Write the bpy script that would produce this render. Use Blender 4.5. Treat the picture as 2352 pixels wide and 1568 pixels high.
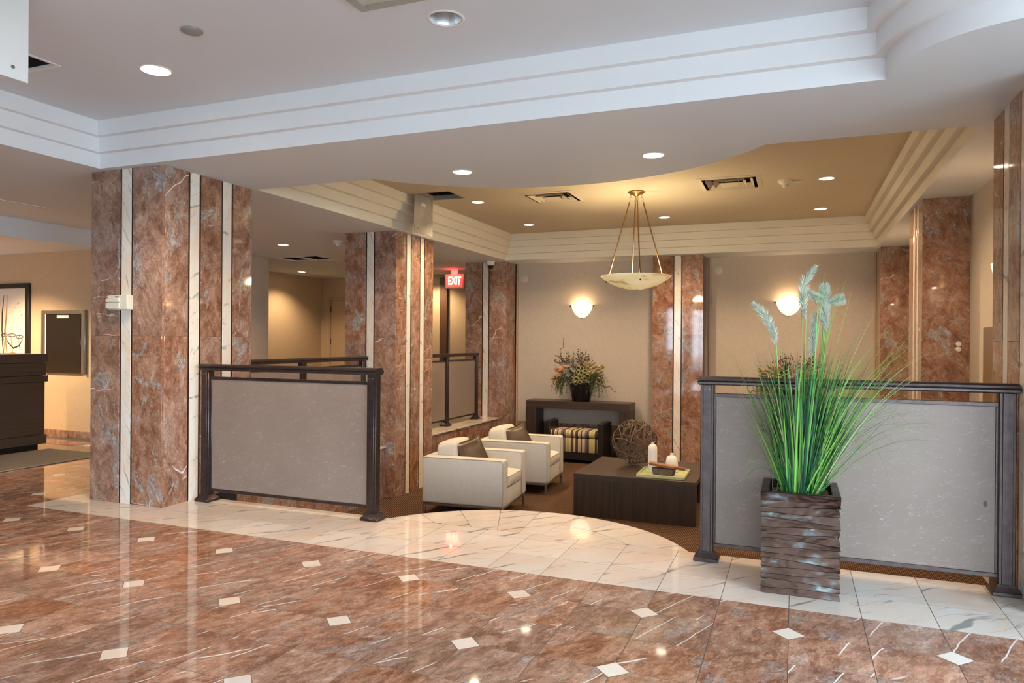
import bpy, bmesh, math, random
from mathutils import Vector, Matrix
from mathutils.geometry import tessellate_polygon
rnd = random.Random(7)
PI = math.pi
S = bpy.context.scene
COL = S.collection
for o in list(bpy.data.objects): bpy.data.objects.remove(o)

# ------------------------------------------------------------------ camera
cam_d = bpy.data.cameras.new('camera'); cam = bpy.data.objects.new('camera', cam_d); COL.objects.link(cam)
YAW, PIT, ROL, FPX, HC = 0.3766179, -0.0014663, 0.0072370, 1641.17, 1.2
_f = Vector((-math.sin(YAW)*math.cos(PIT), math.cos(YAW)*math.cos(PIT), math.sin(PIT)))
_r = Vector((math.cos(YAW), math.sin(YAW), 0)); _u = _r.cross(_f)
_r2 = _r*math.cos(ROL) + _u*math.sin(ROL); _u2 = -_r*math.sin(ROL) + _u*math.cos(ROL)
cam.matrix_world = Matrix(((_r2.x, _u2.x, -_f.x, 0), (_r2.y, _u2.y, -_f.y, 0), (_r2.z, _u2.z, -_f.z, HC), (0, 0, 0, 1)))
cam_d.sensor_width = 36; cam_d.lens = 36*FPX/2352; cam_d.clip_start = 0.05; cam_d.clip_end = 200
S.camera = cam

# ------------------------------------------------------------------ world, daylight, exposure
W = bpy.data.worlds.new('overcast_sky'); S.world = W; W.use_nodes = True
W.node_tree.nodes['Background'].inputs[0].default_value = (0.71, 0.855, 1.0, 1)
W.node_tree.nodes['Background'].inputs[1].default_value = 20.0
S.view_settings.view_transform = 'Standard'; S.view_settings.look = 'None'
S.view_settings.gamma = 1; S.view_settings.use_curve_mapping = False
S.view_settings.exposure = 0.0
WARM = (1.0, 0.72, 0.44); WARM2 = (1.0, 0.66, 0.36)
P_LOUNGE, P_SOFFIT, P_LOBBY, P_HALL, P_SCONCE, P_PENDANT, P_DESK = 185, 50, 200, 120, 4.5, 50, 430

# ------------------------------------------------------------------ levels and plan
ZS, ZT, ZLC, ZL, ZR = 2.422, 2.735, 2.80, -0.58, 3.3   # soffit, lobby tray, lounge ceiling, lounge floor, light-blocking slab
T = 0.2975; JX = -0.0155                                # floor tile pitch and a joint's x
YB0, YB1, YB2, YB3 = 3.458, 3.755, 4.053, 4.17          # rows of the white border
XCL, XCR = -4.15, 1.0                                   # lounge-side faces of the left and right columns
YW = 10.69                                              # lounge rear wall

# ------------------------------------------------------------------ helpers: materials
def N(nt, t, ins=None, **at):
    n = nt.nodes.new(t)
    for k, v in at.items(): setattr(n, k, v)
    for k, v in (ins or {}).items():
        if isinstance(v, bpy.types.NodeSocket): nt.links.new(v, n.inputs[k])
        else: n.inputs[k].default_value = v
    return n
def c4(c): return (c[0], c[1], c[2], 1.0)
def srgb(r, g, b):
    f = lambda v: (v/255/12.92) if v/255 <= 0.04045 else ((v/255+0.055)/1.055)**2.4
    return (f(r), f(g), f(b))
def ramp(nt, fac, stops, interp='LINEAR'):
    n = nt.nodes.new('ShaderNodeValToRGB'); n.color_ramp.interpolation = interp
    e = n.color_ramp.elements
    while len(e) < len(stops): e.new(0.5)
    for i, (p, c) in enumerate(stops):
        e[i].position = p; e[i].color = c4(c) if not isinstance(c, (int, float)) else (c, c, c, 1)
    nt.links.new(fac, n.inputs[0]); return n.outputs[0]
def mth(nt, op, a, b=0.0, c=None):
    n = nt.nodes.new('ShaderNodeMath'); n.operation = op
    for i, v in enumerate((a, b) if c is None else (a, b, c)):
        if isinstance(v, bpy.types.NodeSocket): nt.links.new(v, n.inputs[i])
        else: n.inputs[i].default_value = v
    return n.outputs[0]
def mix(nt, fac, a, b, mode='MIX'):
    n = nt.nodes.new('ShaderNodeMix'); n.data_type = 'RGBA'; n.blend_type = mode
    for i, v in ((0, fac), (6, a), (7, b)):
        if isinstance(v, bpy.types.NodeSocket): nt.links.new(v, n.inputs[i])
        elif i == 0: n.inputs[0].default_value = v
        else: n.inputs[i].default_value = c4(v)
    return n.outputs[2]
def newmat(name):
    m = bpy.data.materials.new(name); m.use_nodes = True
    nt = m.node_tree; return m, nt, nt.nodes['Principled BSDF']
def setin(nt, b, **kw):
    for k, v in kw.items():
        k = k.replace('_', ' ')
        if isinstance(v, bpy.types.NodeSocket): nt.links.new(v, b.inputs[k])
        elif isinstance(v, tuple) and len(v) == 3: b.inputs[k].default_value = c4(v)
        else: b.inputs[k].default_value = v
def noise(nt, vec, scale, detail=4, rough=0.55, dist=0.0):
    return N(nt, 'ShaderNodeTexNoise', {'Vector': vec, 'Scale': scale, 'Detail': detail, 'Roughness': rough, 'Distortion': dist}).outputs[0]
def ocoord(nt, rand=True, scale=(1, 1, 1), rot=(0, 0, 0)):
    v = N(nt, 'ShaderNodeTexCoord').outputs['Object']
    if rand:
        r = N(nt, 'ShaderNodeObjectInfo').outputs['Random']
        o = N(nt, 'ShaderNodeCombineXYZ', {0: mth(nt, 'MULTIPLY', r, 37.0), 1: mth(nt, 'MULTIPLY', r, 71.3), 2: mth(nt, 'MULTIPLY', r, 53.7)}).outputs[0]
        v = N(nt, 'ShaderNodeVectorMath', {0: v, 1: o}, operation='ADD').outputs[0]
    return N(nt, 'ShaderNodeMapping', {'Vector': v, 'Scale': scale, 'Rotation': rot}).outputs[0]
def ridge(nt, val, w):     # 1 on the 0.5 level line of a noise, 0 beyond w
    return ramp(nt, mth(nt, 'ABSOLUTE', mth(nt, 'SUBTRACT', val, 0.5)), [(0.0, 1.0), (w, 0.0)])
def plain(name, col, rough=0.5, metal=0.0, var=0.0, vs=6.0, bump=0.0, bs=200.0, spec=0.5, coat=0.0):
    m, nt, b = newmat(name)
    if var:
        n = noise(nt, ocoord(nt), vs, 4)
        lo = tuple(c*(1-var) for c in col); hi = tuple(min(1, c*(1+var)) for c in col)
        setin(nt, b, Base_Color=ramp(nt, n, [(0.3, lo), (0.7, hi)]))
    else: setin(nt, b, Base_Color=col)
    setin(nt, b, Roughness=rough, Metallic=metal, Specular_IOR_Level=spec, Coat_Weight=coat)
    if bump:
        h = noise(nt, ocoord(nt, False), bs, 2)
        setin(nt, b, Normal=N(nt, 'ShaderNodeBump', {'Height': h, 'Strength': bump, 'Distance': 0.002}).outputs[0])
    return m
def emit(name, col, strength):
    m, nt, b = newmat(name)
    setin(nt, b, Base_Color=(0.9, 0.85, 0.75), Emission_Color=col, Emission_Strength=strength); return m

def vein(nt, v, scale, dist, dscale, w, amt, mask_lo, mask_hi, ms=2.2):   # broken, roughly parallel veins
    wv = N(nt, 'ShaderNodeTexWave', {'Vector': v, 'Scale': scale, 'Distortion': dist, 'Detail': 3.0, 'Detail Scale': dscale, 'Detail Roughness': 0.6}, wave_type='BANDS', bands_direction='X').outputs[1]
    k = noise(nt, v, ms, 3, 0.6)
    return mth(nt, 'MULTIPLY', ramp(nt, wv, [(1.0-w, 0.0), (1.0-w*0.3, 1.0)]), ramp(nt, k, [(mask_lo, 0.0), (mask_hi, amt)]))
def red_marble(name, s=1.0, stretch=(1, 1, 1), rot=(0, 0, 0), rough=0.07, tone=1.0, grey=0.5, veins=1.0, vrot=(0.5, 0.4, 0.6), spread=0.28, vs=1.0, dist=3.2, mlo=0.54, flake=0.6):
    m, nt, b = newmat(name)
    v0 = ocoord(nt, True, (1, 1, 1), rot)
    v = N(nt, 'ShaderNodeMapping', {'Vector': v0, 'Scale': stretch}).outputs[0]
    n1 = noise(nt, v, 3.4*s, 5, 0.62, 1.1)
    n2 = noise(nt, v, 9.5*s, 5, 0.66, 2.4)
    n3 = noise(nt, v, 24*s, 4, 0.6, 2.6)
    f = mth(nt, 'ADD', mth(nt, 'MULTIPLY', n1, 0.46), mth(nt, 'ADD', mth(nt, 'MULTIPLY', n2, 0.36), mth(nt, 'MULTIPLY', n3, 0.18)))
    t = tone
    col = ramp(nt, f, [(0.34, (0.120*t, 0.052*t, 0.031*t)), (0.43, (0.210*t, 0.102*t, 0.064*t)), (0.49, (0.275*t, 0.143*t, 0.094*t)),
                       (0.55, (0.330*t, 0.190*t, 0.134*t)), (0.65, (0.46*t, 0.32*t, 0.25*t))])
    wob = N(nt, 'ShaderNodeTexNoise', {'Vector': v, 'Scale': 6*s, 'Detail': 4.0, 'Roughness': 0.6}).outputs['Color']
    vd = N(nt, 'ShaderNodeVectorMath', {0: v, 1: N(nt, 'ShaderNodeVectorMath', {0: wob, 'Scale': 0.34/s}, operation='SCALE').outputs[0]}, operation='ADD').outputs[0]
    fl = N(nt, 'ShaderNodeTexVoronoi', {'Vector': vd, 'Scale': 13*s}).outputs['Color']
    col = mix(nt, flake, col, ramp(nt, N(nt, 'ShaderNodeSeparateColor', {0: fl}).outputs[0], [(0.0, (0.60, 0.56, 0.53)), (0.5, (1.0, 1.0, 1.0)), (1.0, (1.45, 1.5, 1.52))]), 'MULTIPLY')
    n4 = noise(nt, v, 3.0*s, 5, 0.62, 0.8)
    pm = ramp(nt, mth(nt, 'ADD', mth(nt, 'MULTIPLY', n4, 0.8), mth(nt, 'MULTIPLY', n3, 0.2)), [(0.565, 0.0), (0.590, grey)])
    col = mix(nt, pm, col, ramp(nt, n2, [(0.35, (0.20, 0.145, 0.115)), (0.55, (0.37, 0.335, 0.32)), (0.7, (0.58, 0.55, 0.53))]))
    n5 = noise(nt, v, 7.5*s, 4, 0.55, 3.4)
    st = mth(nt, 'MULTIPLY', ridge(nt, n5, 0.020), ramp(nt, n1, [(0.42, 0.0), (0.58, 0.65)]))
    col = mix(nt, st, col, (0.52, 0.40, 0.33))
    n6 = noise(nt, v, 5.5*s, 6, 0.65, 1.6)
    cr = mth(nt, 'MULTIPLY', ridge(nt, n6, 0.014), ramp(nt, n2, [(0.42, 0.0), (0.56, 0.85)]))
    col = mix(nt, cr, col, (0.095, 0.042, 0.026))
    vw = N(nt, 'ShaderNodeMapping', {'Vector': v0, 'Rotation': vrot}).outputs[0]
    wv = vein(nt, vw, 1.5*vs, dist, 1.6, 0.0045, veins, mlo, mlo+0.02, 1.5)
    wv = mth(nt, 'MAXIMUM', wv, vein(nt, N(nt, 'ShaderNodeMapping', {'Vector': vw, 'Rotation': (0.3, 0.2, 0.45), 'Location': (3.1, 1.7, 2.2)}).outputs[0], 0.8*vs, dist*1.5, 1.2, 0.0030, veins, mlo+.02, mlo+.04, 1.3))
    col = mix(nt, wv, col, (0.80, 0.76, 0.72))
    r = N(nt, 'ShaderNodeObjectInfo').outputs['Random']
    hs = N(nt, 'ShaderNodeHueSaturation', {'Color': col, 'Value': mth(nt, 'ADD', 1-spread/2, mth(nt, 'MULTIPLY', r, spread)), 'Saturation': mth(nt, 'ADD', 0.88, mth(nt, 'MULTIPLY', mth(nt, 'FRACT', mth(nt, 'MULTIPLY', r, 7.3)), 0.24))})
    setin(nt, b, Base_Color=hs.outputs[0], Roughness=rough, Specular_IOR_Level=0.55)
    return m
def white_marble(name, base=(0.76, 0.68, 0.60), s=1.0, stretch=(1, 1, 1), amt=0.55, rough=0.06, rot=(0, 0, 0.7)):
    m, nt, b = newmat(name)
    v = ocoord(nt, True, (1, 1, 1), rot); v = N(nt, 'ShaderNodeMapping', {'Vector': v, 'Scale': stretch}).outputs[0]
    n1 = noise(nt, v, 2.0*s, 4, 0.5, 0.5)
    pink = (base[0]*1.0, base[1]*0.90, base[2]*0.83); cool = (min(1, base[0]*1.03), min(1, base[1]*1.07), min(1, base[2]*1.11))
    col = ramp(nt, n1, [(0.32, pink), (0.5, base), (0.68, cool)])
    v1 = vein(nt, v, 1.1*s, 4.5, 1.5, 0.055, amt*0.75, 0.50, 0.62, 2.6*s)
    col = mix(nt, v1, col, (0.25, 0.25, 0.235))
    v2 = vein(nt, N(nt, 'ShaderNodeMapping', {'Vector': v, 'Rotation': (0, 0, 0.5), 'Location': (1.3, 2.7, 0.4)}).outputs[0], 2.3*s, 6.0, 1.8, 0.04, amt*0.45, 0.48, 0.64, 3.4*s)
    col = mix(nt, v2, col, (0.34, 0.30, 0.27))
    r = N(nt, 'ShaderNodeObjectInfo').outputs['Random']
    hs = N(nt, 'ShaderNodeHueSaturation', {'Color': col, 'Value': mth(nt, 'ADD', 0.93, mth(nt, 'MULTIPLY', r, 0.12))})
    setin(nt, b, Base_Color=hs.outputs[0], Roughness=rough); return m
def wood(name, c0, c1, axis='Z', rough=0.4, s=1.0):
    m, nt, b = newmat(name)
    sc = {'X': (0.6, 14, 14), 'Y': (14, 0.6, 14), 'Z': (14, 14, 0.6)}[axis]
    v = ocoord(nt, True, tuple(k*s for k in sc))
    n = noise(nt, v, 3.0, 6, 0.6, 0.4)
    setin(nt, b, Base_Color=ramp(nt, n, [(0.3, c0), (0.7, c1)]), Roughness=rough); return m

M = {}
M['slab'] = red_marble('red_marble_slab', 1.75, (1, 1, 0.7), (0.2, 0.3, 0.5), 0.05, 1.08, 0.85, 0.8, (0.4, 0.9, 0.6), 0.2, 1.6, 5.0, 0.60, 0.45)
M['tile'] = red_marble('red_marble_tile', 1.75, (1.5, 0.65, 1), (0, 0, 0.384), 0.05, 1.22, 0.5, 1.0, (0, 0, 0), 0.30, 1.35, 0.9, 0.535, 0.65)
M['white'] = white_marble('white_marble_tile', (0.69, 0.61, 0.54), 1.5, (1.3, 0.5, 1), 1.3, 0.035)
M['inlay'] = white_marble('cream_inlay', (0.76, 0.67, 0.585), 1.0, (1, 1, 1), 0.12)
M['strip'] = white_marble('white_marble_strip', (0.78, 0.71, 0.62), 2.2, (1.6, 1.6, 0.5), 0.95, 0.10, (0.5, 0.4, 0.3))
M['grout'] = plain('grout', (0.085, 0.075, 0.065), 0.8)
M['bronze'] = plain('dark_bronze_bead', (0.028, 0.014, 0.010), 0.30)
M['paint'] = plain('white_ceiling_paint', (0.70, 0.75, 0.81), 0.75, var=0.015, vs=1.5)
M['paint_band'] = plain('white_band_paint', (0.78, 0.80, 0.83), 0.6)
M['cove'] = plain('cream_cove_paint', (0.78, 0.73, 0.62), 0.65)
M['lceil'] = plain('tan_ceiling_paint', (0.56, 0.48, 0.37), 0.75, var=0.02, vs=2)
M['wallp'] = plain('beige_wallcovering', (0.52, 0.45, 0.37), 0.8, var=0.05, vs=25, bump=0.15, bs=350)
M['wall2'] = plain('sand_wallcovering', (0.58, 0.44, 0.28), 0.8, var=0.03, vs=20, bump=0.1, bs=300)
M['rail'] = plain('dark_bronze_rail', (0.080, 0.060, 0.057), 0.36, 0.85, var=0.2, vs=30)
M['dwood'] = wood('espresso_wood', (0.020, 0.013, 0.010), (0.055, 0.035, 0.024), 'Z', 0.42)
M['dwoodx'] = wood('espresso_wood_top', (0.030, 0.019, 0.014), (0.070, 0.044, 0.030), 'X', 0.36)
M['black'] = plain('black_lacquer', (0.012, 0.010, 0.010), 0.35)
M['fabric'] = plain('oatmeal_upholstery', (0.57, 0.54, 0.485), 0.9, var=0.05, vs=60, bump=0.4, bs=420)
M['pipe'] = plain('upholstery_welt', (0.40, 0.36, 0.31), 0.9)
M['satin'] = plain('brown_satin', (0.060, 0.034, 0.017), 0.33, var=0.45, vs=9)
M['lime'] = plain('lime_cotton', (0.42, 0.44, 0.14), 0.8)
M['steel'] = plain('brushed_steel', (0.35, 0.33, 0.31), 0.35, 1.0, var=0.06, vs=30)
M['galv'] = plain('galvanised_sheet', (0.52, 0.50, 0.46), 0.42, 0.7, var=0.15, vs=7)
M['brass'] = plain('aged_brass', (0.30, 0.17, 0.07), 0.35, 1.0)
M['ceramic'] = plain('matt_white_ceramic', (0.82, 0.81, 0.78), 0.45, bump=0.35, bs=90)
M['celery'] = plain('celery_glaze', (0.50, 0.52, 0.26), 0.3, var=0.06, vs=20)
M['owood'] = wood('orange_wood', (0.22, 0.085, 0.030), (0.36, 0.16, 0.065), 'X', 0.5)
M['bark'] = plain('grey_bark_wood', (0.13, 0.10, 0.075), 0.85, var=0.45, vs=45, bump=0.6, bs=160)
M['twig'] = plain('grapevine_twig', (0.125, 0.080, 0.052), 0.75, var=0.4, vs=18)
M['plastic'] = plain('ivory_plastic', (0.70, 0.67, 0.58), 0.45)
M['wplastic'] = plain('white_plastic', (0.82, 0.81, 0.79), 0.4)
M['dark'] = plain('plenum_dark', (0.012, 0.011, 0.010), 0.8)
M['smoked'] = plain('smoked_dome', (0.01, 0.01, 0.012), 0.08)
M['lens'] = emit('lit_lamp_lens', (1.0, 0.84, 0.62), 14.0)
M['sconce'] = emit('lit_sconce_glass', (1.0, 0.78, 0.52), 1.5)
M['canmetal'] = plain('spun_aluminium', (0.75, 0.76, 0.78), 0.32, 1.0)
M['desk'] = wood('walnut_laminate', (0.060, 0.036, 0.024), (0.088, 0.054, 0.036), 'Y', 0.45)
M['frame'] = plain('black_frame', (0.014, 0.011, 0.009), 0.4)
M['canvas'] = plain('cream_canvas', (0.80, 0.74, 0.62), 0.8)
M['ink'] = plain('brown_ink', (0.05, 0.024, 0.012), 0.7)
M['ochre'] = plain('ochre_ink', (0.42, 0.20, 0.05), 0.7)
M['mirror'] = plain('dark_reflection_mirror', (0.17, 0.15, 0.13), 0.03, 1.0)  # dark reflection put into the mirror's base colour
M['bevelm'] = plain('bevelled_mirror', (0.72, 0.70, 0.68), 0.04, 1.0)
M['doorp'] = plain('tan_door_paint', (0.52, 0.38, 0.24), 0.5)
M['brownwood'] = plain('brown_panel', (0.11, 0.055, 0.028), 0.5)
M['matgrey'] = plain('grey_mat', (0.42, 0.36, 0.27), 0.95, var=0.25, vs=160, bump=0.8, bs=300)
M['potblack'] = plain('black_glazed_pot', (0.008, 0.008, 0.010), 0.28)
M['g1'] = plain('leaf_bright', (0.18, 0.42, 0.070), 0.42); M['g2'] = plain('leaf_mid', (0.055, 0.22, 0.060), 0.42)
M['g3'] = plain('leaf_deep', (0.012, 0.070, 0.036), 0.42); M['g4'] = plain('leaf_straw', (0.38, 0.44, 0.20), 0.5)
M['plume'] = plain('mint_plume', (0.56, 0.62, 0.50), 0.9, var=0.12, vs=12)
M['fern'] = plain('dusty_fern', (0.065, 0.085, 0.030), 0.8, var=0.4, vs=30)
M['berry'] = plain('dark_berry', (0.050, 0.028, 0.014), 0.6, var=0.4, vs=40)
M['gourd'] = plain('orange_gourd', (0.55, 0.23, 0.08), 0.55, var=0.25, vs=20)
M['pod'] = plain('cut_pod', (0.44, 0.40, 0.14), 0.6, var=0.25, vs=25); M['podin'] = plain('pod_inside', (0.10, 0.10, 0.02), 0.7)
M['tail'] = plain('bunny_tail', (0.36, 0.28, 0.13), 0.9, var=0.25, vs=40)
M['succ'] = plain('dusty_succulent', (0.30, 0.30, 0.27), 0.7, var=0.3, vs=50)
M['pebble'] = plain('river_pebble', (0.20, 0.155, 0.11), 0.5, var=0.35, vs=20)
M['ground'] = plain('outdoor_paving', (0.36, 0.36, 0.34), 0.9, var=0.1, vs=2)
M['winframe'] = plain('window_frame_metal', (0.20, 0.20, 0.20), 0.4, 0.6)
M['red'] = emit('exit_letters', (1.0, 0.10, 0.06), 4.5)
M['redface'] = emit('exit_face', (1.0, 0.05, 0.05), 0.55)
M['concrete'] = plain('light_block_concrete', (0.4, 0.4, 0.4), 0.9)
M['outlet'] = plain('outlet_plate', (0.74, 0.70, 0.62), 0.4)

def mk_carpet():
    m, nt, b = newmat('dotted_carpet')
    v = ocoord(nt, False); sp = N(nt, 'ShaderNodeSeparateXYZ', {0: v})
    k = 2*PI/0.030
    a = mth(nt, 'ADD', sp.outputs[0], sp.outputs[1]); d = mth(nt, 'SUBTRACT', sp.outputs[0], sp.outputs[1])
    w = mth(nt, 'ADD', mth(nt, 'COSINE', mth(nt, 'MULTIPLY', a, k)), mth(nt, 'COSINE', mth(nt, 'MULTIPLY', d, k)))
    dots = ramp(nt, mth(nt, 'MULTIPLY', w, 0.5), [(0.50, 0.0), (0.72, 1.0)])
    n = noise(nt, v, 300, 2)
    base = ramp(nt, n, [(0.3, (0.026, 0.011, 0.007)), (0.7, (0.060, 0.028, 0.018))])
    setin(nt, b, Base_Color=mix(nt, dots, base, (0.36, 0.24, 0.15)), Roughness=0.95, Specular_IOR_Level=0.1,
          Normal=N(nt, 'ShaderNodeBump', {'Height': n, 'Strength': 0.6, 'Distance': 0.003}).outputs[0])
    return m
M['carpet'] = mk_carpet()
def mk_paper():   # fibre-filled resin panel
    m, nt, b = newmat('fibre_resin_panel')
    v = ocoord(nt, True, (1, 1, 1)); n0 = noise(nt, v, 2.2, 3)
    col = ramp(nt, n0, [(0.3, (0.215, 0.160, 0.130)), (0.7, (0.250, 0.190, 0.157))])
    for sc, st, w, amt, rot, loc in ((34, (0.45, 1, 1.6), 0.016, 0.5, 0.35, 0.0), (42, (0.45, 1, 1.7), 0.014, 0.42, -0.25, 4.0), (30, (0.5, 1, 1.5), 0.014, 0.35, 0.95, 9.0), (48, (0.4, 1, 1.7), 0.016, 0.3, 0.05, 14.0)):
        vv = N(nt, 'ShaderNodeMapping', {'Vector': v, 'Rotation': (0, rot, 0), 'Location': (loc, loc, loc)}).outputs[0]
        vv = N(nt, 'ShaderNodeMapping', {'Vector': vv, 'Scale': st}).outputs[0]
        n = noise(nt, vv, sc, 1, 0.4, 1.0); k = noise(nt, vv, sc*0.55, 1)
        col = mix(nt, mth(nt, 'MULTIPLY', ridge(nt, n, w), ramp(nt, k, [(0.56, 0.0), (0.62, amt)])), col, (0.46, 0.44, 0.42))
    setin(nt, b, Base_Color=col, Roughness=0.42, Specular_IOR_Level=0.45); return m
M['paper'] = mk_paper()
def mk_stripe():
    m, nt, b = newmat('striped_bench_fabric')
    x = N(nt, 'ShaderNodeSeparateXYZ', {0: ocoord(nt, False)}).outputs[0]
    f = mth(nt, 'FRACT', mth(nt, 'DIVIDE', mth(nt, 'ADD', x, 5.0), 0.36))
    br, cr, ol, pu, ta = (0.075, 0.032, 0.020), (0.68, 0.62, 0.50), (0.40, 0.36, 0.13), (0.13, 0.10, 0.10), (0.45, 0.36, 0.24)
    st = [(0, br), (.09, cr), (.12, ta), (.20, br), (.26, cr), (.285, ta), (.37, pu), (.45, br), (.50, pu), (.56, cr), (.60, ol), (.74, cr), (.77, br), (.87, ol), (.93, cr), (.97, br)]
    setin(nt, b, Base_Color=ramp(nt, f, st, 'CONSTANT'), Roughness=0.85); return m
M['stripe'] = mk_stripe()
def mk_alabaster():
    m, nt, b = newmat('lit_alabaster')
    v = ocoord(nt, False, (1, 1, 2.5)); n = noise(nt, v, 5, 6, 0.6, 1.5)
    col = ramp(nt, n, [(0.34, (0.42, 0.34, 0.20)), (0.48, (0.80, 0.72, 0.52)), (0.60, (0.92, 0.86, 0.70)), (0.7, (0.62, 0.60, 0.52))])
    setin(nt, b, Base_Color=col, Roughness=0.3, Emission_Color=mix(nt, 1.0, col, (1.0, 0.85, 0.52), 'MULTIPLY'), Emission_Strength=0.50); return m
M['alab'] = mk_alabaster()
def mk_planter():
    m, nt, b = newmat('hammered_bronze')
    v = ocoord(nt, True, (1.3, 1.3, 3.2)); n = noise(nt, v, 6, 4, 0.55, 0.6)
    col = ramp(nt, n, [(0.35, (0.030, 0.016, 0.012)), (0.54, (0.052, 0.030, 0.022)), (0.64, (0.075, 0.069, 0.065)), (0.74, (0.17, 0.19, 0.185))])
    h = noise(nt, ocoord(nt, True, (1, 1, 2)), 9, 2, 0.5, 0.3)
    setin(nt, b, Base_Color=col, Metallic=0.9, Specular_IOR_Level=0.2, Roughness=ramp(nt, n, [(0.3, 0.27), (0.7, 0.40)]),
          Normal=N(nt, 'ShaderNodeBump', {'Height': h, 'Strength': 0.5, 'Distance': 0.012}).outputs[0]); return m
M['hammer'] = mk_planter()
def mk_glass():
    m = bpy.data.materials.new('window_glass'); m.use_nodes = True; nt = m.node_tree; nt.nodes.clear()
    o = N(nt, 'ShaderNodeOutputMaterial'); t = N(nt, 'ShaderNodeBsdfTransparent', {0: (0.95, 0.97, 0.97, 1)}); g = N(nt, 'ShaderNodeBsdfGlossy', {'Roughness': 0.02})
    x = N(nt, 'ShaderNodeMixShader', {0: 0.06, 1: t.outputs[0], 2: g.outputs[0]}); nt.links.new(x.outputs[0], o.inputs[0]); return m
M['glass'] = mk_glass()

# ------------------------------------------------------------------ helpers: geometry
def finish(name, bm, mat, parent=None, smooth=True, ang=38, recalc=True):
    me = bpy.data.meshes.new(name)
    if recalc: bmesh.ops.recalc_face_normals(bm, faces=bm.faces[:])
    bm.to_mesh(me); bm.free()
    for mm in (mat if isinstance(mat, (list, tuple)) else [mat]): me.materials.append(M[mm] if isinstance(mm, str) else mm)
    if smooth: me.shade_smooth(); me.set_sharp_from_angle(angle=math.radians(ang))
    return link(name, me, parent)
def link(name, data, parent=None, loc=None, rotz=None):
    o = bpy.data.objects.new(name, data); COL.objects.link(o)
    if parent: o.parent = parent
    if loc: o.location = loc
    if rotz is not None: o.rotation_euler = (0, 0, rotz)
    return o
def tag(o, label, cat, group=None):
    o['label'] = label; o['category'] = cat
    if group: o['group'] = group
    return o
def struct(o, label=None):
    o['kind'] = 'structure'
    if label: o['label'] = label
    return o
def thing(name, label, cat, loc=(0, 0, 0), rotz=0, group=None):
    return tag(link(name, None, None, loc, rotz), label, cat, group)
def copy_tree(o, parent=None):
    c = o.copy(); COL.objects.link(c)
    if parent: c.parent = parent
    for ch in list(o.children): copy_tree(ch, c)
    return c
def B(): return bmesh.new()
def box(bm, x0, x1, y0, y1, z0, z1, bev=0.0, seg=1, mtx=None):
    m = Matrix.Translation(((x0+x1)/2, (y0+y1)/2, (z0+z1)/2)) @ Matrix.Diagonal((abs(x1-x0), abs(y1-y0), abs(z1-z0), 1))
    if mtx: m = mtx @ m
    r = bmesh.ops.create_cube(bm, size=1, matrix=m)
    if bev:
        es = list({e for v in r['verts'] for e in v.link_edges})
        bmesh.ops.bevel(bm, geom=es, offset=bev, segments=seg, affect='EDGES', profile=0.5)
    return bm
def lathe(bm, prof, seg=24, a0=0.0, a1=2*PI, mtx=None):
    full = abs(a1-a0-2*PI) < 1e-6; n = seg if full else seg+1
    rings = []
    for r, z in prof:
        ring = []
        for i in range(n):
            a = a0+(a1-a0)*i/seg; p = Vector((r*math.cos(a), r*math.sin(a), z))
            ring.append(bm.verts.new(mtx @ p if mtx else p))
        rings.append(ring)
    for k in range(len(rings)-1):
        for i in range(seg):
            j = (i+1) % n
            bm.faces.new((rings[k][i], rings[k][j], rings[k+1][j], rings[k+1][i]))
    if full:
        for ring in (rings[0], rings[-1]):
            if (ring[0].co-ring[seg//2].co).length < 0.025: bm.faces.new(ring)
    return bm
def tube(bm, pts, rad, seg=6, closed=False):
    pts = [Vector(p) for p in pts]; n = len(pts)
    rs = rad if isinstance(rad, (list, tuple)) else [rad]*n
    t0 = ((pts[1]-pts[0]) if not closed else (pts[1]-pts[-1])).normalized()
    nn = t0.orthogonal().normalized(); rings = []
    for i, p in enumerate(pts):
        if closed: t = (pts[(i+1) % n]-pts[i-1]).normalized()
        else: t = (pts[min(i+1, n-1)]-pts[max(i-1, 0)]).normalized()
        nn = (nn-t*nn.dot(t))
        nn = nn.normalized() if nn.length > 1e-6 else t.orthogonal().normalized()
        bb = t.cross(nn)
        rings.append([bm.verts.new(p+(nn*math.cos(2*PI*k/seg)+bb*math.sin(2*PI*k/seg))*rs[i]) for k in range(seg)])
    for i in range(n if closed else n-1):
        a, c = rings[i], rings[(i+1) % n]
        for k in range(seg): bm.faces.new((a[k], a[(k+1) % seg], c[(k+1) % seg], c[k]))
    if not closed: bm.faces.new(rings[0][::-1]); bm.faces.new(rings[-1])
    return bm
def prism(bm, poly, z0, z1):
    a = [bm.verts.new((x, y, z0)) for x, y in poly]; c = [bm.verts.new((x, y, z1)) for x, y in poly]
    bm.faces.new(a[::-1]); bm.faces.new(c)
    n = len(poly)
    for i in range(n): bm.faces.new((a[i], a[(i+1) % n], c[(i+1) % n], c[i]))
    return bm
def ell(bm, cx, cy, cz, rx, ry, rz, u=10, v=6, mtx=None):
    m = Matrix.Translation((cx, cy, cz)) @ (mtx if mtx else Matrix.Identity(4)) @ Matrix.Diagonal((rx, ry, rz, 1))
    bmesh.ops.create_uvsphere(bm, u_segments=u, v_segments=v, radius=1, matrix=m); return bm
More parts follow.
